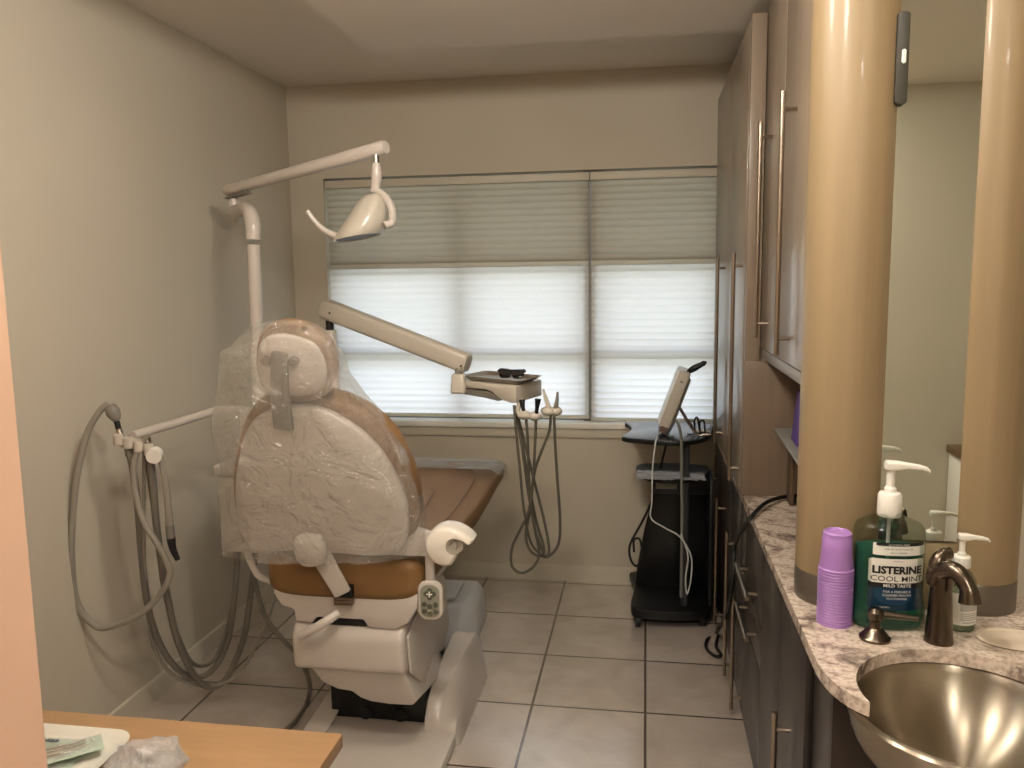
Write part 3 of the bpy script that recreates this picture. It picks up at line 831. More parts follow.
# ------------------------------------------------------------------ rolling cart
CZ = .955
cart = t = thing('rolling_cart', 'black rolling cart with curved top shelf between the window wall and the cabinets', 'cart', (.13, 4.2, 0))
top = [(-.105, 4.42), (-.085, 4.35), (-.068, 4.25), (-.085, 4.13), (-.112, 4.03), (-.085, 3.985), (-.03, 3.962), (.08, 3.925), (.17, 3.925), (.26, 3.99), (.315, 4.10), (.334, 4.22), (.338, 4.42), (.15, 4.46), (-.05, 4.46)]
tp = smoothloop([V(x, y, CZ-.024) for x, y in top], 4)
b = NB(); prism(b, tp, (0, 0, .024), .003); obj('top_shelf', b, DARKTOP, t)
b = NB(); prism(b, [p_+(p_-V(.12, 4.2, p_.z))*.012+V(0, 0, .0015) for p_ in tp], (0, 0, .020), .003)
obj('edge_band', b, BLACK, t)
bz = .05
base = smoothloop([V(x, y, bz) for x, y in ((-.055, 4.48), (-.07, 4.40), (-.05, 4.25), (-.065, 4.02), (-.03, 3.95), (.12, 3.93), (.28, 3.97), (.335, 4.06), (.345, 4.25), (.340, 4.44), (.2, 4.49))], 4)
b = NB(); prism(b, base, (0, 0, .05), .008); obj('base', b, BLACK, t)
def postp(px_, Y): return at(px_, 520, Y=Y).x
b = NB(); beam(b, V(.20, 4.03, .10), V(.20, 4.03, CZ-.025), .035, .05, r=.01); obj('post', b, mat('cart_post_grey', (46, 46, 50), .35), t)
mid = smoothloop([V(x, y, .735) for x, y in ((-.03, 4.30), (-.03, 4.12), (.02, 4.0), (.12, 3.96), (.22, 4.0), (.30, 4.1), (.32, 4.3), (.15, 4.35))], 4)
b = NB(); prism(b, mid, (0, 0, .018), .003); obj('middle_shelf', b, BLACK, t)
# back panel that flares towards the base
b = NB(); prism(b, [(.335, 4.28, .10), (-.045, 4.28, .10), (-.035, 4.28, .20), (.00, 4.28, .40), (.045, 4.28, .60), (.06, 4.28, .734), (.335, 4.28, .734)], (0, .025, 0), .003); obj('back_panel', b, BLACKW, t)
b = NB(); prism(b, [(.318, 4.279, .10), (.318, 4.02, .10), (.318, 4.06, .734), (.318, 4.279, .734)], (.02, 0, 0), .003); obj('side_panel', b, BLACKW, t)
boxo('drawer_box', (.03, 4.06, .66), (.315, 4.275, .734), BLACKW, t, .004)
boxo('socket_strip', (.055, 4.056, .685), (.16, 4.0595, .715), GREYP, t, .002)
def caster(x, y):
    b = NB(); cyl(b, (x-.012, y, .028), (x+.012, y, .028), .0275, seg=20); cyl(b, (x, y, .028), (x, y, .052), .009, seg=10)
    add_box(b, (x-.018, y-.02, .03), (x+.018, y+.02, .05), .006)
    return obj('caster', b, SHOE, t)
for x, y in ((-.028, 3.965), (.29, 4.02), (-.02, 4.42), (.30, 4.41)): caster(x, y)

# scanner on the cart
t = thing('scanner', 'slanted white dental scanner with black wand on the cart top', 'dental scanner', (.07, 4.08, CZ))
bx, by = at(668, 433, Y=4.08).x, 4.08
def tilt(u, v, w_):      # u across thickness (left to right), v along height, w depth
    a = math.radians(20)
    return V(at(657, 433, Y=4.05).x+u*math.cos(a)+v*math.sin(a), 4.05+w_, CZ+.002-u*math.sin(a)+.028+v*math.cos(a))
def slab(u0, u1, v0, v1, w0, w1, bev):
    b = NB(); vs = add_box(b, (u0, v0, w0), (u1, v1, w1), bev, 3)
    for v in b.verts: v.co = tilt(*v.co)
    return b
obj('housing', slab(0, .055, .02, .320, -.02, .20, .010), WHITE2, t)
lab(obj('screen', slab(-.004, .0005, .03, .305, -.01, .19, .002), LABW, t), 'white front panel')
obj('back_shell', slab(.0555, .068, .06, .29, 0, .18, .008), GREYP, t)
obj('foot_cradle', slab(.010, .052, -.008, .030, -.025, .10, .006), mat('cradle_brown', (88, 70, 58), .5), t)
obj('side_mark', slab(.018, .034, .262, .270, -.0215, -.0195, .0005), GREYP, t)
b = NB(); w0 = tilt(.040, .316, .03)
tube(b, [w0, w0+V(.035, 0, .022), w0+V(.090, 0, .052)], lambda s: .010+.006*math.sin(PI*min(1, s*1.1)) if s < .85 else .012*(1-s)/.15+.004, 14)
obj('wand', b, BLACK, t)
b = NB(); s0 = tilt(.062, .14, .02)
for dy in (0, .10):
    b = NB(); q = s0+V(0, dy, 0)
    tube(b, [q, q+V(.05, .0, -.085), q+V(.09, .0, -.135), V(q.x+.13, q.y, CZ+.007), V(q.x+.155, q.y, CZ+.007)], .006, 10); obj('stand', b, HANDLE, t)
# holder loop of wire behind the scanner
b = NB(); q = V(.265, 4.08, CZ+.001)
tube(b, [q+V(-.02, 0, .004), q+V(-.025, 0, .07), q+V(-.01, .005, .085), q+V(.0, .005, .02)], .0045, 8)
tube(b, [q+V(.005, 0, .004), q+V(.0, 0, .06), q+V(.02, -.005, .072), q+V(.028, 0, .004)], .0045, 8)
tube(b, [q+V(-.06, 0, .005), q+V(-.01, -.01, .006), q+V(.03, 0, .005)], .004, 8)
tag(obj('wire_holder', b, BLACK, None, q), 'looped black wire holder on the right edge of the cart top', 'holder')
# silvery packet on the middle shelf
b = NB(); rows = []
pc = V(.09, 4.02, .755)
for i in range(25):
    u = -.130+.33*i/24; row = []
    for j in range(15):
        v = -.08+.18*j/14
        row.append(pc+V(u+.02*v, v, .006+.008*noise.noise(V(u*22, v*22, 1))+.01*noise.noise(V(u*60, v*18, 4))*.5))
    rows.append(row)
loft(b, rows, False, False)
rows = [[p_-V(0, 0, .0045) for p_ in (pc+V(-.125+.25*i/24, -.08, .003), pc+V(-.125+.25*i/24, .10, .003))] for i in range(25)]
SILV = mat('silver_pouch', (196, 194, 196), .22, .35, var=.1, scale=20)
tag(obj('plastic_packet', b, SILV, None, pc, ang=60), 'crinkled silvery clear plastic packet on the middle shelf of the cart', 'packet')
# cables of the cart
Yc = 3.99
tag(tubeo('scanner_cable', [tilt(.02, .0, -.03), at(656, 440, Y=3.915), at(652.5, 470, Y=3.90), at(652, 500, Y=3.895), at(651, 518, Y=3.895), at(665, 528, Y=3.895), at(680, 537, Y=3.895), at(691, 556, Y=3.895), at(691, 578, Y=3.895), at(687, 594, Y=3.895), at(685.5, 578, Y=3.895), at(688, 556, Y=3.895), at(681, 534, Y=3.89)], .0037, CABLE),
    'thin white cable looping down the front of the black cart', 'cable')
tag(tubeo('power_lead', [tilt(.05, .0, -.03), at(676, 421, Y=3.91), at(681, 437, Y=3.90), at(681.5, 470, Y=3.90), at(682, 520, Y=3.90), at(681, 597, Y=3.92)], .007, CABLEG),
    'straight grey lead hanging down the middle of the black cart', 'cable')
tubeo('power_cord', px([(666, 445, 4.20), (660, 470, 4.22), (652, 500, 4.23), (642, 522, 4.23), (630, 545, 4.22), (631, 560, 4.20), (637, 566, 4.18), (642, 556, 4.18), (640, 540, 4.2), (634, 540, 4.2), (634, 552, 4.2)]), .006, BLACK, cart)
b = NB()
tube(b, [V(.58, 3.13, CT1+.011), V(.50, 3.08, CT1+.016), V(.43, 2.98, CT1+.02), V(.385, 2.88, CT1+.016), V(.357, 2.84, CT1-.004), at(735, 545, X=.345), at(733, 580, X=.335), at(728, 608, X=.33), at(717, 632, Z=.012), at(707, 640, Z=.009), at(707, 649, Z=.009), at(715, 656, Z=.009), at(721, 655, Z=.009), at(716, 646, Z=.009), at(718, 636, Z=.009)], .0075, 10, 10)
tag(obj('black_cable', b, BLACK), 'thick black cable draped over the counter edge down to the floor', 'cable')

# ------------------------------------------------------------------ the dental chair
CXC = -1.03
t = chair = thing('dental_chair', 'tan and white dental chair seen from behind in the middle of the room', 'dental chair', (CXC, 2.95, 0))
O1 = V(0, 2.60, .72); V1 = V(0, -.18, .61).normalized(); N1 = V(0, -V1.z, V1.y)       # back plane, N towards the viewer
bp = lambda x, y, o=0: on_plane(x, y, O1, N1)+N1*o
shell = smoothloop([bp(*q) for q in ((262, 414), (290, 405), (320, 408), (352, 424), (380, 450), (400, 484), (408, 512), (404, 548), (378, 555), (345, 553), (300, 550), (256, 549), (241, 530), (236, 490), (241, 450), (249, 427))], 5)
cush = smoothloop([bp(*q) for q in ((256, 404), (285, 398), (320, 399), (356, 412), (388, 438), (408, 474), (416, 510), (412, 540), (378, 552), (345, 552), (300, 550), (258, 548), (236, 530), (228, 490), (233, 447), (242, 420))], 5)
b = NB(); pad(b, shell, [(.94, -.03), (.995, -.016), (1, -.004), (.995, .006), (.97, .013), (.85, .021), (.6, .029), (.3, .034), (.05, .036)], N1); obj('back_shell', b, WHITE, t, ang=50)
b = NB(); pad(b, cush, [(.06, -.155), (.5, -.155), (.82, -.15), (.93, -.13), (.985, -.10), (1.0, -.07), (.995, -.045), (.97, -.022), (.9, -.014), (.3, -.012)], N1); obj('back_cushion', b, TAN, t, ang=60)
# headrest
O2 = V(0, 2.37, 1.45); V2 = V(0, -.10, .5).normalized(); N2 = V(0, -V2.z, V2.y)
hp = lambda x, y: on_plane(x, y, O2, N2)
hc_ = smoothloop([hp(*q) for q in ((278, 322), (263, 329), (256, 342), (255, 372), (266, 394), (285, 402), (307, 403), (325, 396), (334, 375), (331, 351), (321, 336), (303, 325))], 5)
hs_ = smoothloop([hp(*q) for q in ((283, 333), (265, 338), (259, 350), (259, 375), (266, 390), (283, 395), (307, 395), (321, 389), (328, 373), (322, 352), (310, 340))], 5)
hr = None
b = NB(); pad(b, hc_, [(.1, -.085), (.6, -.082), (.9, -.07), (.985, -.05), (1, -.03), (.985, -.012), (.93, -.004), (.4, -.003)], N2); obj('headrest_cushion', b, TAN, t, ang=60)
b = NB(); pad(b, hs_, [(.97, -.006), (1, .002), (.985, .010), (.9, .018), (.6, .026), (.1, .028)], N2); obj('headrest_shell', b, WHITE, t, ang=50)
b = NB()
beam(b, hp(284, 349)+N2*.034, hp(285, 398)+N2*.036, .050, .020, .058, .02, r=.006, up=N2)
beam(b, hp(285, 395)+N2*.034, bp(288, 424)+N1*.034, .060, .020, .066, .018, r=.006, up=N1)
obj('headrest_bar', b, GREYP, t)
b = NB(); cyl(b, hp(271, 358)+N2*.02, hp(271, 358)+N2*.042, .017, .014); cyl(b, hp(298, 358)+N2*.02, hp(298, 358)+N2*.042, .017, .014); obj('headrest_knob', b, GREYP, t)
# knuckle and link strap under the shell
b = NB(); k0 = bp(316, 540)+N1*.05
lathe(b, [(.0, -.05), (.045, -.048), (.055, -.03), (.056, .0), (.054, .025), (.045, .042), (.02, .05), (0, .051)], k0, V1, 28, 1, .8); obj('back_hinge', b, WHITE, t)
b = NB(); p0, p1 = at(318, 550, Y=2.552), at(343, 594, Y=2.565)
beam(b, p0, p1, .072, .014, .062, .012, r=.005, up=V(0, -1, .2)); obj('back_link', b, WHITE, t)
# seat and leg cushion, one long upholstered pad
b = NB(); secs = []
def seatsec(Y, hw, zt, zb, cx_=CXC, e=.32):
    o = []; zc = (zt+zb)/2; hz = (zt-zb)/2
    for k in range(40):
        a = 2*PI*k/40; c, s = math.cos(a), math.sin(a)
        tt = math.copysign(abs(s)**(.5 if s < 0 else e), s)
        o.append(V(cx_+hw*math.copysign(abs(c)**(.42), c), Y, zc+hz*tt))
    return o
for Y, hw, zt, zb, cx_ in ((2.592, .235, .755, .66, CXC), (2.60, .27, .785, .640, CXC), (2.64, .285, .79, .630, CXC), (2.9, .290, .775, .630, CXC), (3.2, .295, .755, .630, CXC), (3.45, .300, .76, .635, CXC+.005), (3.65, .308, .785, .665, CXC+.008), (3.80, .318, .81, .70, CXC+.01), (3.90, .325, .825, .715, CXC+.01), (3.965, .322, .825, .72, CXC+.01), (3.995, .30, .805, .735, CXC+.01)):
    secs.append(seatsec(Y, hw, zt, zb, cx_))
loft(b, secs); seat = obj('seat_cushion', b, TAN, t, ang=70)
# stitched contour lines on the leg pad
b = NB()
def ontop(x, Y): return V(x, Y, (.775-(Y-2.9)*.0667 if Y < 3.2 else .755+(Y-3.2)*.02 if Y < 3.45 else .76+(Y-3.45)*.143)+.0015)
tube(b, [ontop(-.80, 2.95), ontop(-.80, 3.3), ontop(-.795, 3.6), ontop(-.80, 3.76), ontop(-.86, 3.83), ontop(-1.0, 3.86), ontop(-1.2, 3.83)], .0028, 6)
tube(b, [ontop(-.92, 2.95), ontop(-.93, 3.25), ontop(-.95, 3.55)], .0022, 6)
obj('seat_piping', b, TANED, seat)
# white seat pan below
b = NB()
pan = [(-1.285, .665), (-1.29, .645), (-1.26, .600), (-1.215, .588), (-1.21, .545), (-1.15, .540), (-1.13, .563), (-.960, .563), (-.945, .537), (-.85, .532), (-.80, .56), (-.765, .615), (-.760, .665)]
prism(b, [(x, 2.60, z) for x, z in pan], (0, .85, 0), .008, 2); obj('seat_pan', b, WHITE, t)
b = NB(); add_box(b, (-1.15, 2.607, .536), (-.95, 3.3, .60), .004); obj('seat_slot', b, BLACK, t)
b = NB(); q = at(343, 594, Y=2.575); add_box(b, (q.x-.034, 2.572, q.z-.012), (q.x+.034, 2.612, q.z+.030), .003); obj('link_latch', b, BLACK, t)
b = NB()
for dz in (-.016, -.026, -.036): add_box(b, (q.x-.033, 2.568, q.z+dz-.004), (q.x+.033, 2.60, q.z+dz+.004), .002)
obj('latch_plates', b, HANDLE, t)
b = NB()
tube(b, [at(338, 613, Y=2.57), at(325, 622, Y=2.535), at(312, 630, Y=2.53), at(300, 635, Y=2.545)], .016, 12); obj('strap', b, WHITE, t)
# lift housing
b = NB()
prof = [(2.66, .500), (2.585, .475), (2.555, .43), (2.575, .325), (2.585, .315), (2.66, .195), (2.70, .175), (2.95, .13), (3.25, .12), (3.30, .2), (3.20, .48), (3.0, .50)]
x0, x1 = -1.225, -.815
# upper cover
up = [(2.68, .560), (2.615, .540), (2.585, .495), (2.592, .375), (2.63, .362), (3.15, .20), (3.26, .28), (3.2, .52), (3.05, .560)]
prism(b, [(x0, y, z) for y, z in up], (x1-x0, 0, 0), .02, 3); obj('lift_cover', b, WHITE, t, ang=30)
b = NB()
lowp = [(-1.185, .385), (-.83, .385), (-.795, .245), (-.815, .222), (-.90, .220), (-.965, .226), (-1.005, .240), (-1.035, .268), (-1.085, .272), (-1.14, .30)]
prism(b, [(x, 2.62+.30*(.385-z), z) for x, z in lowp], (0, .45, -.1), .008, 2); obj('lower_cover', b, WHITE, t, ang=30)
b = NB()
prism(b, [(-.814, 2.615, .50), (-.814, 2.64, .36), (-.814, 2.80, .235), (-.814, 2.95, .30), (-.814, 2.95, .50), (-.814, 2.80, .555)], (.012, 0, 0), .005); obj('side_cover', b, WHITE, t, ang=30)
# bellows of the lift
b = NB()
for k in range(7):
    add_box(b, (-1.20, 2.86+k*.028, .047), (-.815, 2.885+k*.028, .235), .006)
add_box(b, (-1.19, 2.87, .047), (-.825, 3.2, .225), .006)
for x in (-1.06, -.92): cyl(b, (x, 2.850, .075), (x, 2.87, .075), .025)
obj('bellows', b, BLACK, t)
# base plate with side wings
b = NB(); prism(b, [(CXC-.225+x, 2.80+y, .0008) for x, y in rrect(.02, .02, .005)], (0, 0, .001)); b.free()
b = NB()
bpts = [V(.09+x-1.03, 2.78+y, .0008) for x, y in rrect(.50, 1.06, .09, 5)]
prism(b, bpts, (0, 0, .045), .012, 2); base_o = obj('base_plate', b, WHITE, t)
b = NB()
b = NB(); secs = []
for Y, zt, wt in ((2.805, .05, .03), (2.82, .10, .045), (2.86, .150, .055), (2.95, .185, .068), (3.10, .212, .082), (3.26, .225, .095), (3.325, .215, .093), (3.345, .19, .085)):
    xl = -.812
    secs.append([V(xl, Y, .0012), V(xl, Y, zt-.008), V(xl+.006, Y, zt), V(xl+wt*.5, Y, zt-.006), V(xl+wt, Y, zt-.004), V(xl+wt+.016, Y, zt-.022), V(xl+.118, Y, zt*.62), V(xl+.130, Y, zt*.30), V(xl+.138, Y, .0012)])
loft(b, secs); obj('base_wing', b, WHITE, t, ang=40)
b = NB(); prism(b, [(-1.285, 2.70, .0008), (-1.225, 2.70, .0008), (-1.19, 2.74, .0008), (-1.185, 3.25, .0008), (-1.25, 3.25, .0008)], (0, 0, .10), .01)
for v in b.verts:
    if v.co.z > .05: v.co.x += .02; v.co.z = .05+(v.co.y-2.7)*.16
obj('base_wing', b, WHITE, t, ang=40)
# right armrest: short rounded sling with a curled lip, ring and bracket
ac = at(446, 545, Y=2.60)
b = NB(); secs = []
for dy, s in ((-.03, .80), (-.024, .93), (-.008, 1.0), (.05, 1.0), (.066, .95), (.075, .8)):
    ring = []
    for k in range(30):                     # outer arc from lower right, round the left, over the top to the lip
        a = math.radians(-72-273*k/29); g = max(0, (k-20)/9)
        ring.append(V(ac.x+.069*s*math.cos(a)*(1+.45*g), ac.y+dy, ac.z+.069*s*math.sin(a)+.006*g))
    for k in range(30):                     # hollow on the right side
        a = math.radians(-345+273*k/29); g = max(0, (9-k)/9)
        ring.append(V(ac.x+.030+.030*s*math.cos(a)*(1+1.2*g), ac.y+dy, ac.z+.004+.034*s*math.sin(a)*(1+.3*g)))
    secs.append(ring)
loft(b, secs)
obj('armrest', b, mat('armrest_white', (226, 218, 204), .22, var=.01, coat=.4), t, ang=45)
b = NB(); cyl(b, ac+V(.030, -.005, .002), ac+V(.030, .06, .002), .0305, seg=28); obj('armrest_core', b, WHITE2, t)
b = NB(); cyl(b, ac+V(.030, -.020, .0), ac+V(.030, -.005, .0), .010, .015, seg=24); cyl(b, ac+V(.03, -.015, .008), ac+V(.052, .02, .018), .008, .010); obj('armrest_knob', b, mat('armrest_core_grey', (168, 160, 148), .3), t)
b = NB(); beam(b, at(429, 531, Y=2.60), at(431, 600, Y=2.62), .030, .016, .034, .016, r=.006, up=V(0, -1, 0)); obj('armrest_bracket', b, WHITE, t)
b = NB()
prism(b, [at(392, 500, Y=2.595), at(405, 519, Y=2.595), at(416, 528, Y=2.595), at(431, 533, Y=2.595), at(431, 557, Y=2.595), at(378, 555, Y=2.595)], (0, .025, 0), .006); obj('armrest_mount', b, WHITE, t)
b = NB()   # left bracket seen below the plastic
tube(b, px([(246, 549, 2.62), (251, 562, 2.62), (258, 575, 2.62), (268, 580, 2.64), (285, 584, 2.68)]), .012, 10); obj('armrest_bracket', b, WHITE, t)
# touch pad
kc = at(430, 601, Y=2.595)
kp = None
b = NB(); prism(b, [kc+V(x, 0, z) for x, z in rrect(.088, .138, .034, 7)], (0, .022, 0), .007, 3); kp = obj('control_pad', b, WHITE, t); lab(kp, 'white hand control pad with round grey buttons')
b = NB(); prism(b, [kc+V(x, -.0005, z) for x, z in rrect(.066, .114, .026, 7)], (0, -.002, 0)); obj('pad_face', b, KEYF, kp)
for x, z, r in ((-.020, -.012, .0095), (0, -.018, .0095), (.020, -.012, .0095), (-.020, -.036, .0095), (0, -.044, .0095), (.020, -.036, .0095)):
    b = NB(); lathe(b, [(r, 0), (r*.9, .003), (0, .0035)], kc+V(x, -.0026, z), (0, -1, 0), 16); obj('button', b, KEYB, kp)
b = NB()
for a in range(4):
    ca, sa = math.cos(a*PI/2+PI/4*0), math.sin(a*PI/2)
    lathe(b, [(.0095, 0), (.009, .003), (0, .0035)], kc+V(.012*ca, -.0026, .026+.012*sa), (0, -1, 0), 12)
obj('cursor_buttons', b, KEYB, kp)
b = NB()
for w_, h_ in ((.004, .020), (.020, .004)): add_box(b, (kc.x-w_/2, kc.y-.0085, kc.z+.026-h_/2), (kc.x+w_/2, kc.y-.006, kc.z+.026+h_/2))
obj('cross_mark', b, LABW, kp)

# clear plastic cover over headrest and back
rows = [(320, 272, 300, 2.36, .03), (324, 258, 312, 2.365, .06), (334, 247, 323, 2.37, .085), (346, 232, 331, 2.375, .095), (352, 222, 335, 2.38, .10), (372, 221, 343, 2.39, .10), (395, 221, 360, 2.42, .12),
        (415, 221, 377, 2.445, .135), (436, 223, 393, 2.47, .155), (462, 224, 408, 2.50, .17), (490, 225, 417, 2.53, .18), (515, 226, 421, 2.56, .185), (535, 227, 423, 2.585, .19), (549, 232, 424, 2.60, .192)]
rp_ = []
for (a, c) in zip(rows, rows[1:]):
    for k in range(5): rp_.append([a[i]+(c[i]-a[i])*k/5 for i in range(5)])
rp_.append(list(rows[-1]))
b = NB(); secs = []
NS = 96
for i, (py, xl, xr, yc, dp) in enumerate(rp_):
    pl, pr = at(xl, py, Y=yc), at(xr, py, Y=yc); ring = []
    for k in range(NS):
        a = 2*PI*k/NS; c, s = math.cos(a), math.sin(a)
        x = pl.x+(pr.x-pl.x)*(.5+.5*math.copysign(abs(c)**.75, c))
        y = yc+dp*math.copysign(abs(s)**.9, s)*(1.0 if s > 0 else .82)
        z = pl.z+(pr.z-pl.z)*(.5+.5*c)
        w = noise.noise(V(x*5, y*5, z*3+3))*.02+noise.noise(V(x*16, y*9, z*7))*.009+noise.noise(V(x*34+z*14, y*20, z*22))*.004+(.5-abs(noise.noise(V(x*11+z*5, y*11, z*6+x*6))))*.022
        f = min(1, i/6)*(.6 if abs(c) < .9 else 1)
        ring.append(V(x+w*c*f*.7, y+w*f*(1 if s > 0 else -1), z+(.012*noise.noise(V(x*14, y*14, 2)) if i == len(rp_)-1 else 0)))
    secs.append(ring)
rowsv = loft(b, secs, False)
b.faces.new(rowsv[0])
cov = tag(obj('plastic_cover', b, FILM, None, (CXC, 2.5, .75), ang=180), 'loose clear plastic bag pulled over the headrest and back of the dental chair', 'plastic cover')
# clear film over the toe end
b = NB(); rows_ = []
for i in range(13):
    Y = 3.79+.21*i/12; row = []
    for k in range(33):
        s = -1+2*k/32; x = CXC+.01+.335*s
        zt = .818+(Y-3.79)*.085+.006-.030*max(0, abs(s)-.85)/.15-.02*max(0, (Y-3.95)/.05)**2*.8
        row.append(V(x, Y, zt+.0025*noise.noise(V(x*25, Y*40, 0))+.003))
    rows_.append(row)
rows_.append([p_+V(0, .008, -.05) for p_ in rows_[-1]])
loft(b, rows_, False, False)
tag(obj('plastic_sleeve', b, FILM2, None, (CXC, 3.9, .82), ang=60), 'glossy clear plastic sleeve over the foot end of the dental chair', 'plastic cover')

# utility box on the floor ahead of the chair base
t = thing('utility_box', 'white plastic utility cover on the floor just ahead of the chair base', 'box', (-.97, 3.75, 0))
b = NB()
lo = [V(-1.13, 3.56, .0008), V(-.84, 3.56, .0008), V(-.79, 3.70, .0008), V(-.80, 3.98, .0008), V(-1.13, 3.98, .0008)]
hi = [V(-1.12, 3.585, .135), V(-.855, 3.585, .135), V(-.805, 3.715, .145), V(-.81, 3.97, .16), V(-1.12, 3.97, .16)]
hi2 = [V(-1.11, 3.66, .185), V(-.865, 3.66, .185), V(-.845, 3.72, .19), V(-.84, 3.955, .205), V(-1.11, 3.955, .205)]
loft(b, [lo, hi, hi2]); es = list(b.edges); bmesh.ops.bevel(b, geom=es, offset=.010, segments=2, profile=.5, affect='EDGES')
obj('cover', b, BOXW, t)
b = NB(); add_box(b, (-1.08, 3.70, .196), (-.90, 3.92, .212), .006); obj('lid', b, BOXW, t)

# ------------------------------------------------------------------ side unit with the suction arm
UX0, UX1, UY0, UY1 = -1.705, -1.475, 3.00, 3.26
t = thing('side_unit', 'white side delivery unit with suction arm, half hidden left of the chair back', 'dental unit', (-1.66, 3.13, .6))
boxo('housing', (UX0, UY0, .640), (UX1, UY1, .955), WHITE, t, .015, 3)
boxo('lid', (UX0-.01, UY0-.01, .960), (UX1+.01, UY1+.01, 1.005), WHITE, t, .012, 3)
b = NB(); beam(b, (UX1-.02, 3.12, .70), (-1.30, 3.12, .67), .09, .06, r=.015); obj('mount_arm', b, WHITE, t)
b = NB(); ra, rb = at(219, 410, Y=3.05), at(133, 436, Y=2.62)
tube(b, [ra+V(.10, .02, .0), ra, rb], .0165, 16, 0); obj('rail', b, WHITE, t)
b = NB(); cyl(b, ra+V(.10, .02, .01), V(ra.x+.10, ra.y+.02, 1.0), .02); obj('rail_post', b, WHITE, t)
b = NB(); hb = at(138, 441, Y=2.62)
rd = (rb-ra).normalized()
beam(b, hb-V(.07, .02, -.012), hb+V(.05, .02, -.03), .05, .035, r=.012)
for k in range(4):
    q = hb+V(-.055+.034*k, -.028+.006*k, .012-.013*k); lathe(b, [(.014, -.022), (.018, -.018), (.018, .016), (.014, .02)], q, None, 14)
obj('holder', b, WHITE2, t)
b = NB(); q = at(153.5, 457, Y=2.58); cyl(b, q+V(-.012, .035, .008), q, .024, .026, 24); obj('end_knob', b, LABW, t)

# suction hoses and handpieces
def suction(name, label, hose, r, m_, body=None, grp='suction lines on the side unit'):
    p0 = hose[0]; t = thing(name, label, 'suction hose', at(*p0[:2], Y=p0[2]), grp)
    tubeo('hose', px(hose), r, m_, t)
    if body:
        for nm, pts, rr, mm in body: tubeo(nm, px(pts), rr, mm, t, 14)
    return t
suction('suction_handpiece', 'light grey suction hose arching high in a wide loop left of the holder',
        [(108, 404, 2.60), (100, 411, 2.59), (88, 432, 2.58), (78, 470, 2.56), (72.5, 520, 2.55), (72, 565, 2.55), (78, 605, 2.56), (98, 627, 2.57), (122, 623, 2.58), (143, 612, 2.59), (162, 592, 2.60), (170, 575, 2.60), (167, 562, 2.60), (158, 545, 2.60), (143, 520, 2.60), (135, 490, 2.60), (134, 465, 2.60), (138, 449, 2.60)], .0115, HOSE,
        [('handpiece', [(110, 405, 2.60), (113, 412, 2.60), (117, 420, 2.60)], lambda s: .014+.010*math.sin(PI*s), GREYP),
         ('valve', [(116.5, 421, 2.60), (119, 430, 2.60)], .010, BLACK),
         ('tip_socket', [(119, 429, 2.60), (122, 438, 2.60), (124, 446, 2.61)], .012, CHROME)])
suction('suction_handpiece', 'grey hose with dark angled tip hanging right of the white end knob',
        [(148, 444, 2.62), (155, 447, 2.62), (161, 460, 2.62), (165, 480, 2.62), (168, 505, 2.62), (170, 530, 2.62)], lambda s: .0085+.006*s, HOSE,
        [('handpiece', [(169.5, 525, 2.62), (171, 538, 2.62)], .0155, GREYP),
         ('dark_tip', [(171, 538, 2.62), (173, 549, 2.62), (178, 560, 2.62)], lambda s: .016-.007*s, DARKP)])
suction('suction_hose', 'thick outer grey hose sweeping from the holder down towards the floor and back up',
        [(128, 446, 2.62), (133, 470, 2.62), (138, 508, 2.64), (142, 560, 2.67), (150, 615, 2.72), (166, 655, 2.78), (190, 677, 2.86), (212, 670, 2.93), (228, 640, 2.98), (235, 590, 3.02), (238, 549, 3.06)], .0125, HOSED,
        [('connector', [(126, 436, 2.62), (128, 446, 2.62), (130, 456, 2.62)], .015, GREYP)])
suction('suction_hose', 'thick inner grey hose hanging beside the white knob and sweeping to the floor',
        [(149, 450, 2.62), (153, 480, 2.62), (157, 530, 2.64), (168, 600, 2.70), (181, 650, 2.78), (202, 684, 2.88), (224, 681, 2.95), (243, 640, 3.02), (250, 600, 3.06), (253, 575, 3.08), (256, 540, 3.10)], .0130, HOSED,
        [('connector', [(146, 437, 2.61), (148, 447, 2.62), (150, 456, 2.62)], .015, CHROME)])
suction('saliva_hose', 'thin grey hose hanging lowest among the suction lines beside the left wall',
        [(144, 452, 2.63), (144, 520, 2.65), (145, 575, 2.68), (152, 640, 2.75), (172, 674, 2.82), (208, 686, 2.90), (240, 672, 2.98), (263, 630, 3.06), (274, 600, 3.10), (276, 575, 3.12), (272, 540, 3.12)], .0065, HOSE)
suction('saliva_hose', 'middle thin dark hose hanging straight between the thicker suction lines',
        [(146, 455, 2.64), (152, 500, 2.66), (158, 550, 2.68), (166, 600, 2.73), (180, 640, 2.80), (194, 664, 2.86), (214, 660, 2.94), (228, 625, 3.0), (236, 580, 3.06), (240, 550, 3.09)], .0075, HOSED)
tag(tubeo('floor_cord', [at(251, 560, Y=3.0), at(257, 590, Y=3.0), at(266, 618, Y=3.0), at(285, 642, Y=2.96), at(300, 658, Y=2.93), at(309, 682, Y=2.87), at(308, 700, Z=.014), at(299, 716, Z=.012), at(288, 728, Z=.012), V(-1.42, 2.62, .012)], .0095, HOSED),
    'single dark hose curving down to the floor left of the chair base', 'hose')

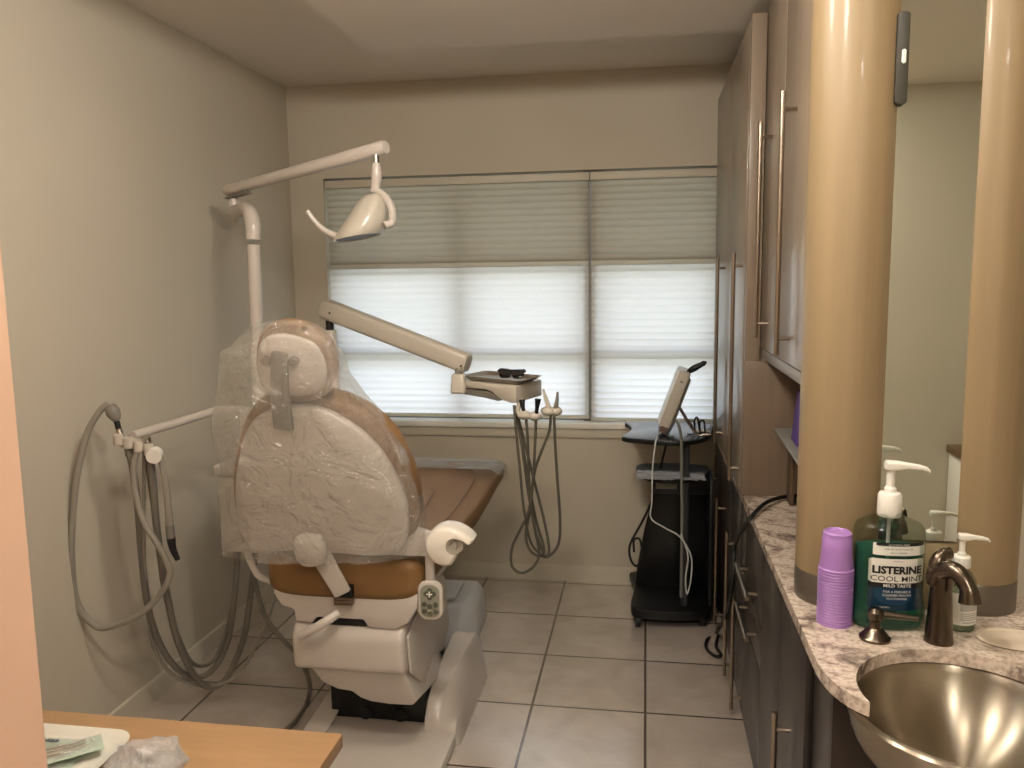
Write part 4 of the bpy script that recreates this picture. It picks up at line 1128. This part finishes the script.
# ------------------------------------------------------------------ overhead light
t = thing('dental_light', 'white overhead dental light on a raised arm above the chair', 'dental light', (-1.6, 3.15, 1.0))
b = NB(); m0 = at(258, 335, Y=3.2); mx_ = at(252, 232, Y=3.2)
bend = at(250, 215, Y=3.24)
tube(b, [V(m0.x, 3.17, 1.004), V(m0.x, 3.185, 1.4), at(253.5, 245, Y=3.2)], .0265, 20, 6); obj('mast', b, WHITE, t)
b = NB(); tube(b, [at(253.3, 240, Y=3.2), at(252.8, 225, Y=3.205), at(250, 213, Y=3.23), at(245, 209, Y=3.30), at(238, 211, Y=3.40), at(234, 212, Y=3.47)], .0295, 20, 6); obj('mast_elbow', b, WHITE, t)
b = NB(); pv = at(234, 206, Y=3.47); lathe(b, [(.006, -.075), (.016, -.062), (.024, -.02), (.025, .02), (.02, .035)], pv, None, 18); obj('pivot_socket', b, WHITE, t)
b = NB(); cyl(b, pv+V(0, 0, .02), pv+V(0, 0, .075), .014); obj('pivot_pin', b, GREYP, t)
A0, A1 = at(226, 191, Y=3.47), at(386, 147, Y=3.12)
b = NB(); beam(b, A0, A1, .05, .046, .052, .056, r=.024, n=5); obj('light_arm', b, WHITE, t)
b = NB(); beam(b, A0+V(.005, 0, -.032), A0+(A1-A0)*.16+V(0, 0, -.031), .035, .012, r=.004); obj('arm_hinge', b, GREYP, t)
yk = at(376, 156, Y=3.13)
b = NB(); cyl(b, yk+V(0, 0, .01), yk-V(0, 0, .045), .0125); obj('swivel', b, CHROME, t)
b = NB(); tube(b, [at(376, 163, Y=3.13), at(376.5, 178, Y=3.13), at(375, 192, Y=3.13)], lambda s: .014+.007*math.sin(PI*min(1, s*1.4)*.8), 18); obj('neck', b, WHITE, t)
b = NB(); tube(b, [at(375, 190, Y=3.13), at(385, 197, Y=3.11), at(392, 210, Y=3.10), at(392, 222, Y=3.10), at(384, 226, Y=3.08)], lambda s: .016, 14); obj('yoke', b, WHITE, t)
# head: hood widening down to an open rim
rimc = at(357, 238, Y=3.10); topc = at(373, 195, Y=3.13)
b = NB(); secs = []
dirv = (topc-rimc); xa = V(1, -.1, .16).normalized(); ya = V(.1, 1, .0).normalized()
for s, w, d, ox in ((0, .094, .088, 0), (.06, .098, .092, .002), (.25, .094, .090, .008), (.5, .082, .080, .010), (.75, .066, .066, .006), (.92, .048, .05, 0), (1.0, .034, .036, 0)):
    c = rimc+dirv*s+xa*ox
    secs.append([c+xa*w*math.cos(2*PI*k/36)+ya*d*math.sin(2*PI*k/36) for k in range(36)])
inner = [[(p_-rimc)*.90+rimc+V(0, 0, .004) for p_ in secs[0]], [(p_-rimc)*.6+rimc+V(.005, 0, .05) for p_ in secs[0]]]
loft(b, inner[::-1]+secs); obj('lamp_head', b, WHITE2, t, ang=50)
b = NB(); loft(b, [[rimc+(p_-rimc)*.885+V(0, 0, .0035) for p_ in secs[0]], [rimc+(p_-rimc)*.885+V(0, 0, .007) for p_ in secs[0]]]); lab(obj('reflector', b, mat('lamp_reflector_dark', (34, 33, 32), .5), t), 'dark open face of the lamp')
b = NB(); tube(b, [at(336, 236, Y=3.08), at(329, 233, Y=3.06), at(318, 225, Y=3.04), at(307, 211, Y=3.03)], lambda s: .0145-.005*s, 12); obj('handle', b, WHITE, t)

# ------------------------------------------------------------------ doctor's delivery unit
t = thing('delivery_unit', 'white instrument delivery arm with console in front of the window', 'dental unit', (-1.40, 3.5, 0))
d0, d1 = at(324, 308, Y=3.45), at(468, 364, Y=3.28)
pp = at(330, 330, Y=3.45)
b = NB(); beam(b, V(pp.x, 3.45, .003), V(pp.x, 3.45, pp.z-.0), .055, .055, r=.016); obj('post', b, WHITE2, t)
b = NB(); add_box(b, (pp.x-.12, 3.35, .0008), (pp.x+.12, 3.57, .04), .012); obj('foot', b, WHITE, t)
b = NB(); cyl(b, V(pp.x, 3.45, pp.z-.005), V(pp.x, 3.45, pp.z+.06), .018); obj('post_pin', b, DARKP, t)
b = NB(); beam(b, d0, d1, .075, .085, .07, .080, r=.018); obj('arm', b, WHITE2, t)
b = NB()
for q in ((330, 313), (334, 315)):
    c = at(*q, Y=3.405); lathe(b, [(.0055, .0), (.005, .006), (0, .007)], c, (0, -1, 0), 10)
c = at(461, 366, Y=3.235); lathe(b, [(.0045, .0), (.004, .006), (0, .007)], c, (0, -1, 0), 10)
obj('screw', b, DARKP, t)
j0 = at(459, 370, Y=3.27)
b = NB(); cyl(b, j0+V(0, 0, .01), j0-V(0, 0, .04), .017); obj('swivel_pin', b, GREYP, t)
b = NB(); j1 = at(459, 383, Y=3.27); beam(b, j1+V(0, 0, .040), j1-V(0, 0, .042), .052, .052, .065, .065, r=.012); obj('swivel_block', b, WHITE2, t)
# console body: near corner, left end, right end (plan), turned a little
ZT = at(516, 386, Y=3.12).z
nA, nB, nC = at(516, 386, Y=3.12), at(456, 381, Y=3.30), at(542, 377, Y=3.34)
nA.z = nB.z = nC.z = ZT
nD = nB+nC-nA
b = NB()
lr = (nB-nA).normalized()
def con(k, z):   # k: fraction of the way from near end to left end
    a = nA+(nB-nA)*k; d = nC+(nD-nC)*k; return [a+V(0, 0, z), d+V(0, 0, z)]
prof = [(0, 0), (0, -.068), (.10, -.070), (.26, -.060), (.40, -.034), (.5, -.028), (.93, -.03), (1.0, -.022), (1.0, 0)]
ringA = [nA+(nB-nA)*k+V(0, 0, z) for k, z in prof]
prism(b, ringA, nC-nA, .006, 2); obj('console', b, WHITE2, t, ang=30)
b = NB(); ringB = [nA+(nB-nA)*k+V(0, 0, z) for k, z in ((.42, -.036), (.90, -.032), (.90, -.058), (.55, -.062), (.30, -.070), (.26, -.064))]
prism(b, [p_+(nC-nA)*.03 for p_ in ringB], (nC-nA)*.94, .003, 1); obj('console_underside', b, GREYP, t, ang=30)
# instrument holder pods under the near corner
hz = at(532, 412, Y=3.12)
b = NB()
tube(b, [nA+(nC-nA)*.15+V(.0, .02, -.06), at(518, 412, Y=3.12), at(526, 416, Y=3.11)], .010, 10)
for q, Y, s in (((524, 415), 3.10, (1.15, 1, .75)), ((535, 416), 3.10, (1.1, 1, .75)), ((548, 411), 3.12, (1.2, 1, .8)), ((556, 411), 3.13, (1., 1, .8))):
    ball(b, at(*q, Y=Y), .0245, s, 16)
obj('instrument_holder', b, WHITE2, t)

# loose things on the console
fr_ = lambda u, v, h: nA+(nB-nA)*u+(nC-nA)*v+V(0, 0, h)
t = thing('metal_tray', 'small square metal instrument tray on the delivery console by the window', 'tray', fr_(.5, .5, .002))
b = NB(); secs = []
for k, h in ((.80, .001), (.86, .004), (1.0, .018), (1.03, .020), (.99, .0185), (.85, .007), (.78, .006)):
    secs.append([fr_(.43+x*k, .46+y*k, h) for x, y in rrect(.96, .86, .08, 4)])
loft(b, secs); obj('tray_shell', b, mat('tray_metal', (150, 140, 128), .3, .6), t, ang=25)
t = thing('safety_glasses', 'dark folded safety glasses lying on the small metal tray', 'glasses', fr_(.3, .5, .022))
gl0 = [at(500, 378, Y=3.16), at(522, 381, Y=3.14)]
gz = ZT+.020
gx = lambda px_, Y: at(px_, 378, Y=Y).x
for i, (cxp, Y) in enumerate(((505, 3.18), (518, 3.16))):
    b = NB(); c = V(gx(cxp, Y), Y, gz+.021)
    prism(b, [c+V(x, .08*x, z) for x, z in rrect(.047, .036, .014, 4)], (0, .006, 0), .002); obj('lens', b, mat('dark_lens', (16, 17, 24), .12, var=.05, coat=.6), t)
b = NB()
c0_, c1_ = V(gx(505, 3.18), 3.18, gz+.021), V(gx(518, 3.16), 3.16, gz+.021)
tube(b, [c0_+V(-.026, .0, .012), c0_+V(-.012, -.003, .018), (c0_+c1_)/2+V(0, -.003, .014), c1_+V(.012, -.003, .016), c1_+V(.028, .002, .010)], .0045, 8)
obj('frame', b, BLACK, t)
for c, s in ((c0_, -1), (c1_, 1)):
    b = NB(); e = c+V(.027*s, .004, .010)
    tube(b, [e, e+V(-.01*s, .05, .001), e+V(-.03*s, .095, -.008), e+V(-.035*s, .115, -.022)], .0045, 8); obj('temple', b, BLACK, t)

def handpiece(label, hose, body, mb):
    p0 = body[0]; t = thing('dental_handpiece', label, 'dental handpiece', at(*p0[:2], Y=p0[2]), 'handpieces hanging from the delivery console')
    tubeo('body', px(body), (lambda s: .0088-.0045*max(0, (s-.45)/.55)) if mb is not BLACK else (lambda s: .0075+.005*max(0, (s-.5)/.5)), mb, t, 12)
    tubeo('hose', px(hose), .0056, HOSEK, t, 8)
    return t
handpiece('dark slender handpiece standing rightmost in the holder, its hose hanging widest',
          [(554, 414, 3.12), (555, 440, 3.12), (557, 475, 3.12), (560, 520, 3.12), (558, 545, 3.12), (547, 557, 3.12), (538, 552, 3.13), (530, 540, 3.13), (524, 510, 3.13), (520, 470, 3.13), (516, 430, 3.13), (514, 405, 3.14)],
          [(553, 416, 3.12), (555.5, 408, 3.12), (557, 400, 3.12), (557.5, 392, 3.12)], GREYP)
handpiece('pale handpiece leaning left at the right holder pod',
          [(551, 414, 3.11), (549, 432, 3.11), (540, 455, 3.11), (534, 475, 3.11), (530, 510, 3.11), (526, 535, 3.11), (530, 550, 3.11), (540, 556, 3.12), (544, 548, 3.13), (536, 520, 3.14), (528, 480, 3.14), (522, 440, 3.14), (517, 408, 3.15)],
          [(551, 413, 3.11), (548, 405, 3.11), (545, 396, 3.11), (543, 389, 3.11)], WHITE2)
handpiece('black handpiece with fat head upright at the middle of the holder',
          [(536, 418, 3.09), (535, 445, 3.09), (533, 480, 3.09), (529, 510, 3.09), (520, 530, 3.09), (512, 548, 3.09), (512, 566, 3.09), (522, 573, 3.10), (534, 566, 3.10), (539, 552, 3.11), (534, 525, 3.12), (528, 490, 3.13), (521, 440, 3.14), (515, 406, 3.15)],
          [(536, 418, 3.09), (537, 408, 3.09), (538, 399, 3.09)], BLACK)
handpiece('dark handpiece at the left of the holder, close under the console',
          [(526, 417, 3.10), (528, 445, 3.10), (529, 480, 3.10), (533, 520, 3.10), (541, 547, 3.10), (546, 556, 3.105), (549, 548, 3.12), (544, 520, 3.13), (534, 480, 3.14), (524, 440, 3.15), (516, 410, 3.16)],
          [(525, 416, 3.10), (523, 408, 3.10), (522, 400, 3.11)], BLACK)

# ------------------------------------------------------------------ light
def area(name, loc, size, power, col, rot=(0, 0, 0), shape='DISK', spread=180):
    d = bpy.data.lights.new(name, 'AREA'); d.shape = shape; d.size = size; d.energy = power; d.color = col; d.spread = math.radians(spread)
    o = bpy.data.objects.new(name, d); COL.objects.link(o); o.location = loc; o.rotation_euler = rot
    return o
WARM = (1, .935, .84)
def globe(name, loc, r, power, col):
    d = bpy.data.lights.new(name, 'POINT'); d.shadow_soft_size = r; d.energy = power; d.color = col
    o = bpy.data.objects.new(name, d); COL.objects.link(o); o.location = loc
globe('ceiling_lamp_chair', (-.50, 1.95, 2.635), .09, 40, WARM)
globe('ceiling_lamp_entry', (-.30, 1.25, 2.635), .09, 50, WARM)
area('downlight_vanity', (.62, 1.45, ZS-.004), .16, 6, (1, .88, .74))
area('downlight_entry', (-.6, .62, ZS-.004), .18, 3.0, (1, .90, .78))
area('downlight_hall', (.5, -.75, ZC-.004), .30, 36, WARM)

w = bpy.data.worlds.new('sky'); SC.world = w; w.use_nodes = True
n = w.node_tree.nodes; l = w.node_tree.links; bg = n['Background']
tc = n.new('ShaderNodeTexCoord'); sp = n.new('ShaderNodeSeparateXYZ'); rp = n.new('ShaderNodeValToRGB')
l.new(tc.outputs['Generated'], sp.inputs[0])
mr = n.new('ShaderNodeMapRange'); mr.inputs[1].default_value = -1; mr.inputs[2].default_value = 1
l.new(sp.outputs['Z'], mr.inputs[0]); l.new(mr.outputs[0], rp.inputs[0])
e = rp.color_ramp.elements
e[0].position = .45; e[0].color = (.20, .21, .17, 1)
e[1].position = 1.0; e[1].color = (.70, .79, 1.08, 1)
for pos, c in ((.54, (.34, .36, .28, 1)), (.60, (.87, .90, 1.0, 1)), (.75, (.71, .81, 1.08, 1))):
    x = e.new(pos); x.color = c
l.new(rp.outputs[0], bg.inputs[0]); bg.inputs[1].default_value = 7.8

SC.view_settings.view_transform = 'Standard'
try: SC.view_settings.look = 'None'
except Exception: pass
SC.view_settings.gamma = 1; SC.view_settings.use_curve_mapping = False
SC.view_settings.exposure = .06
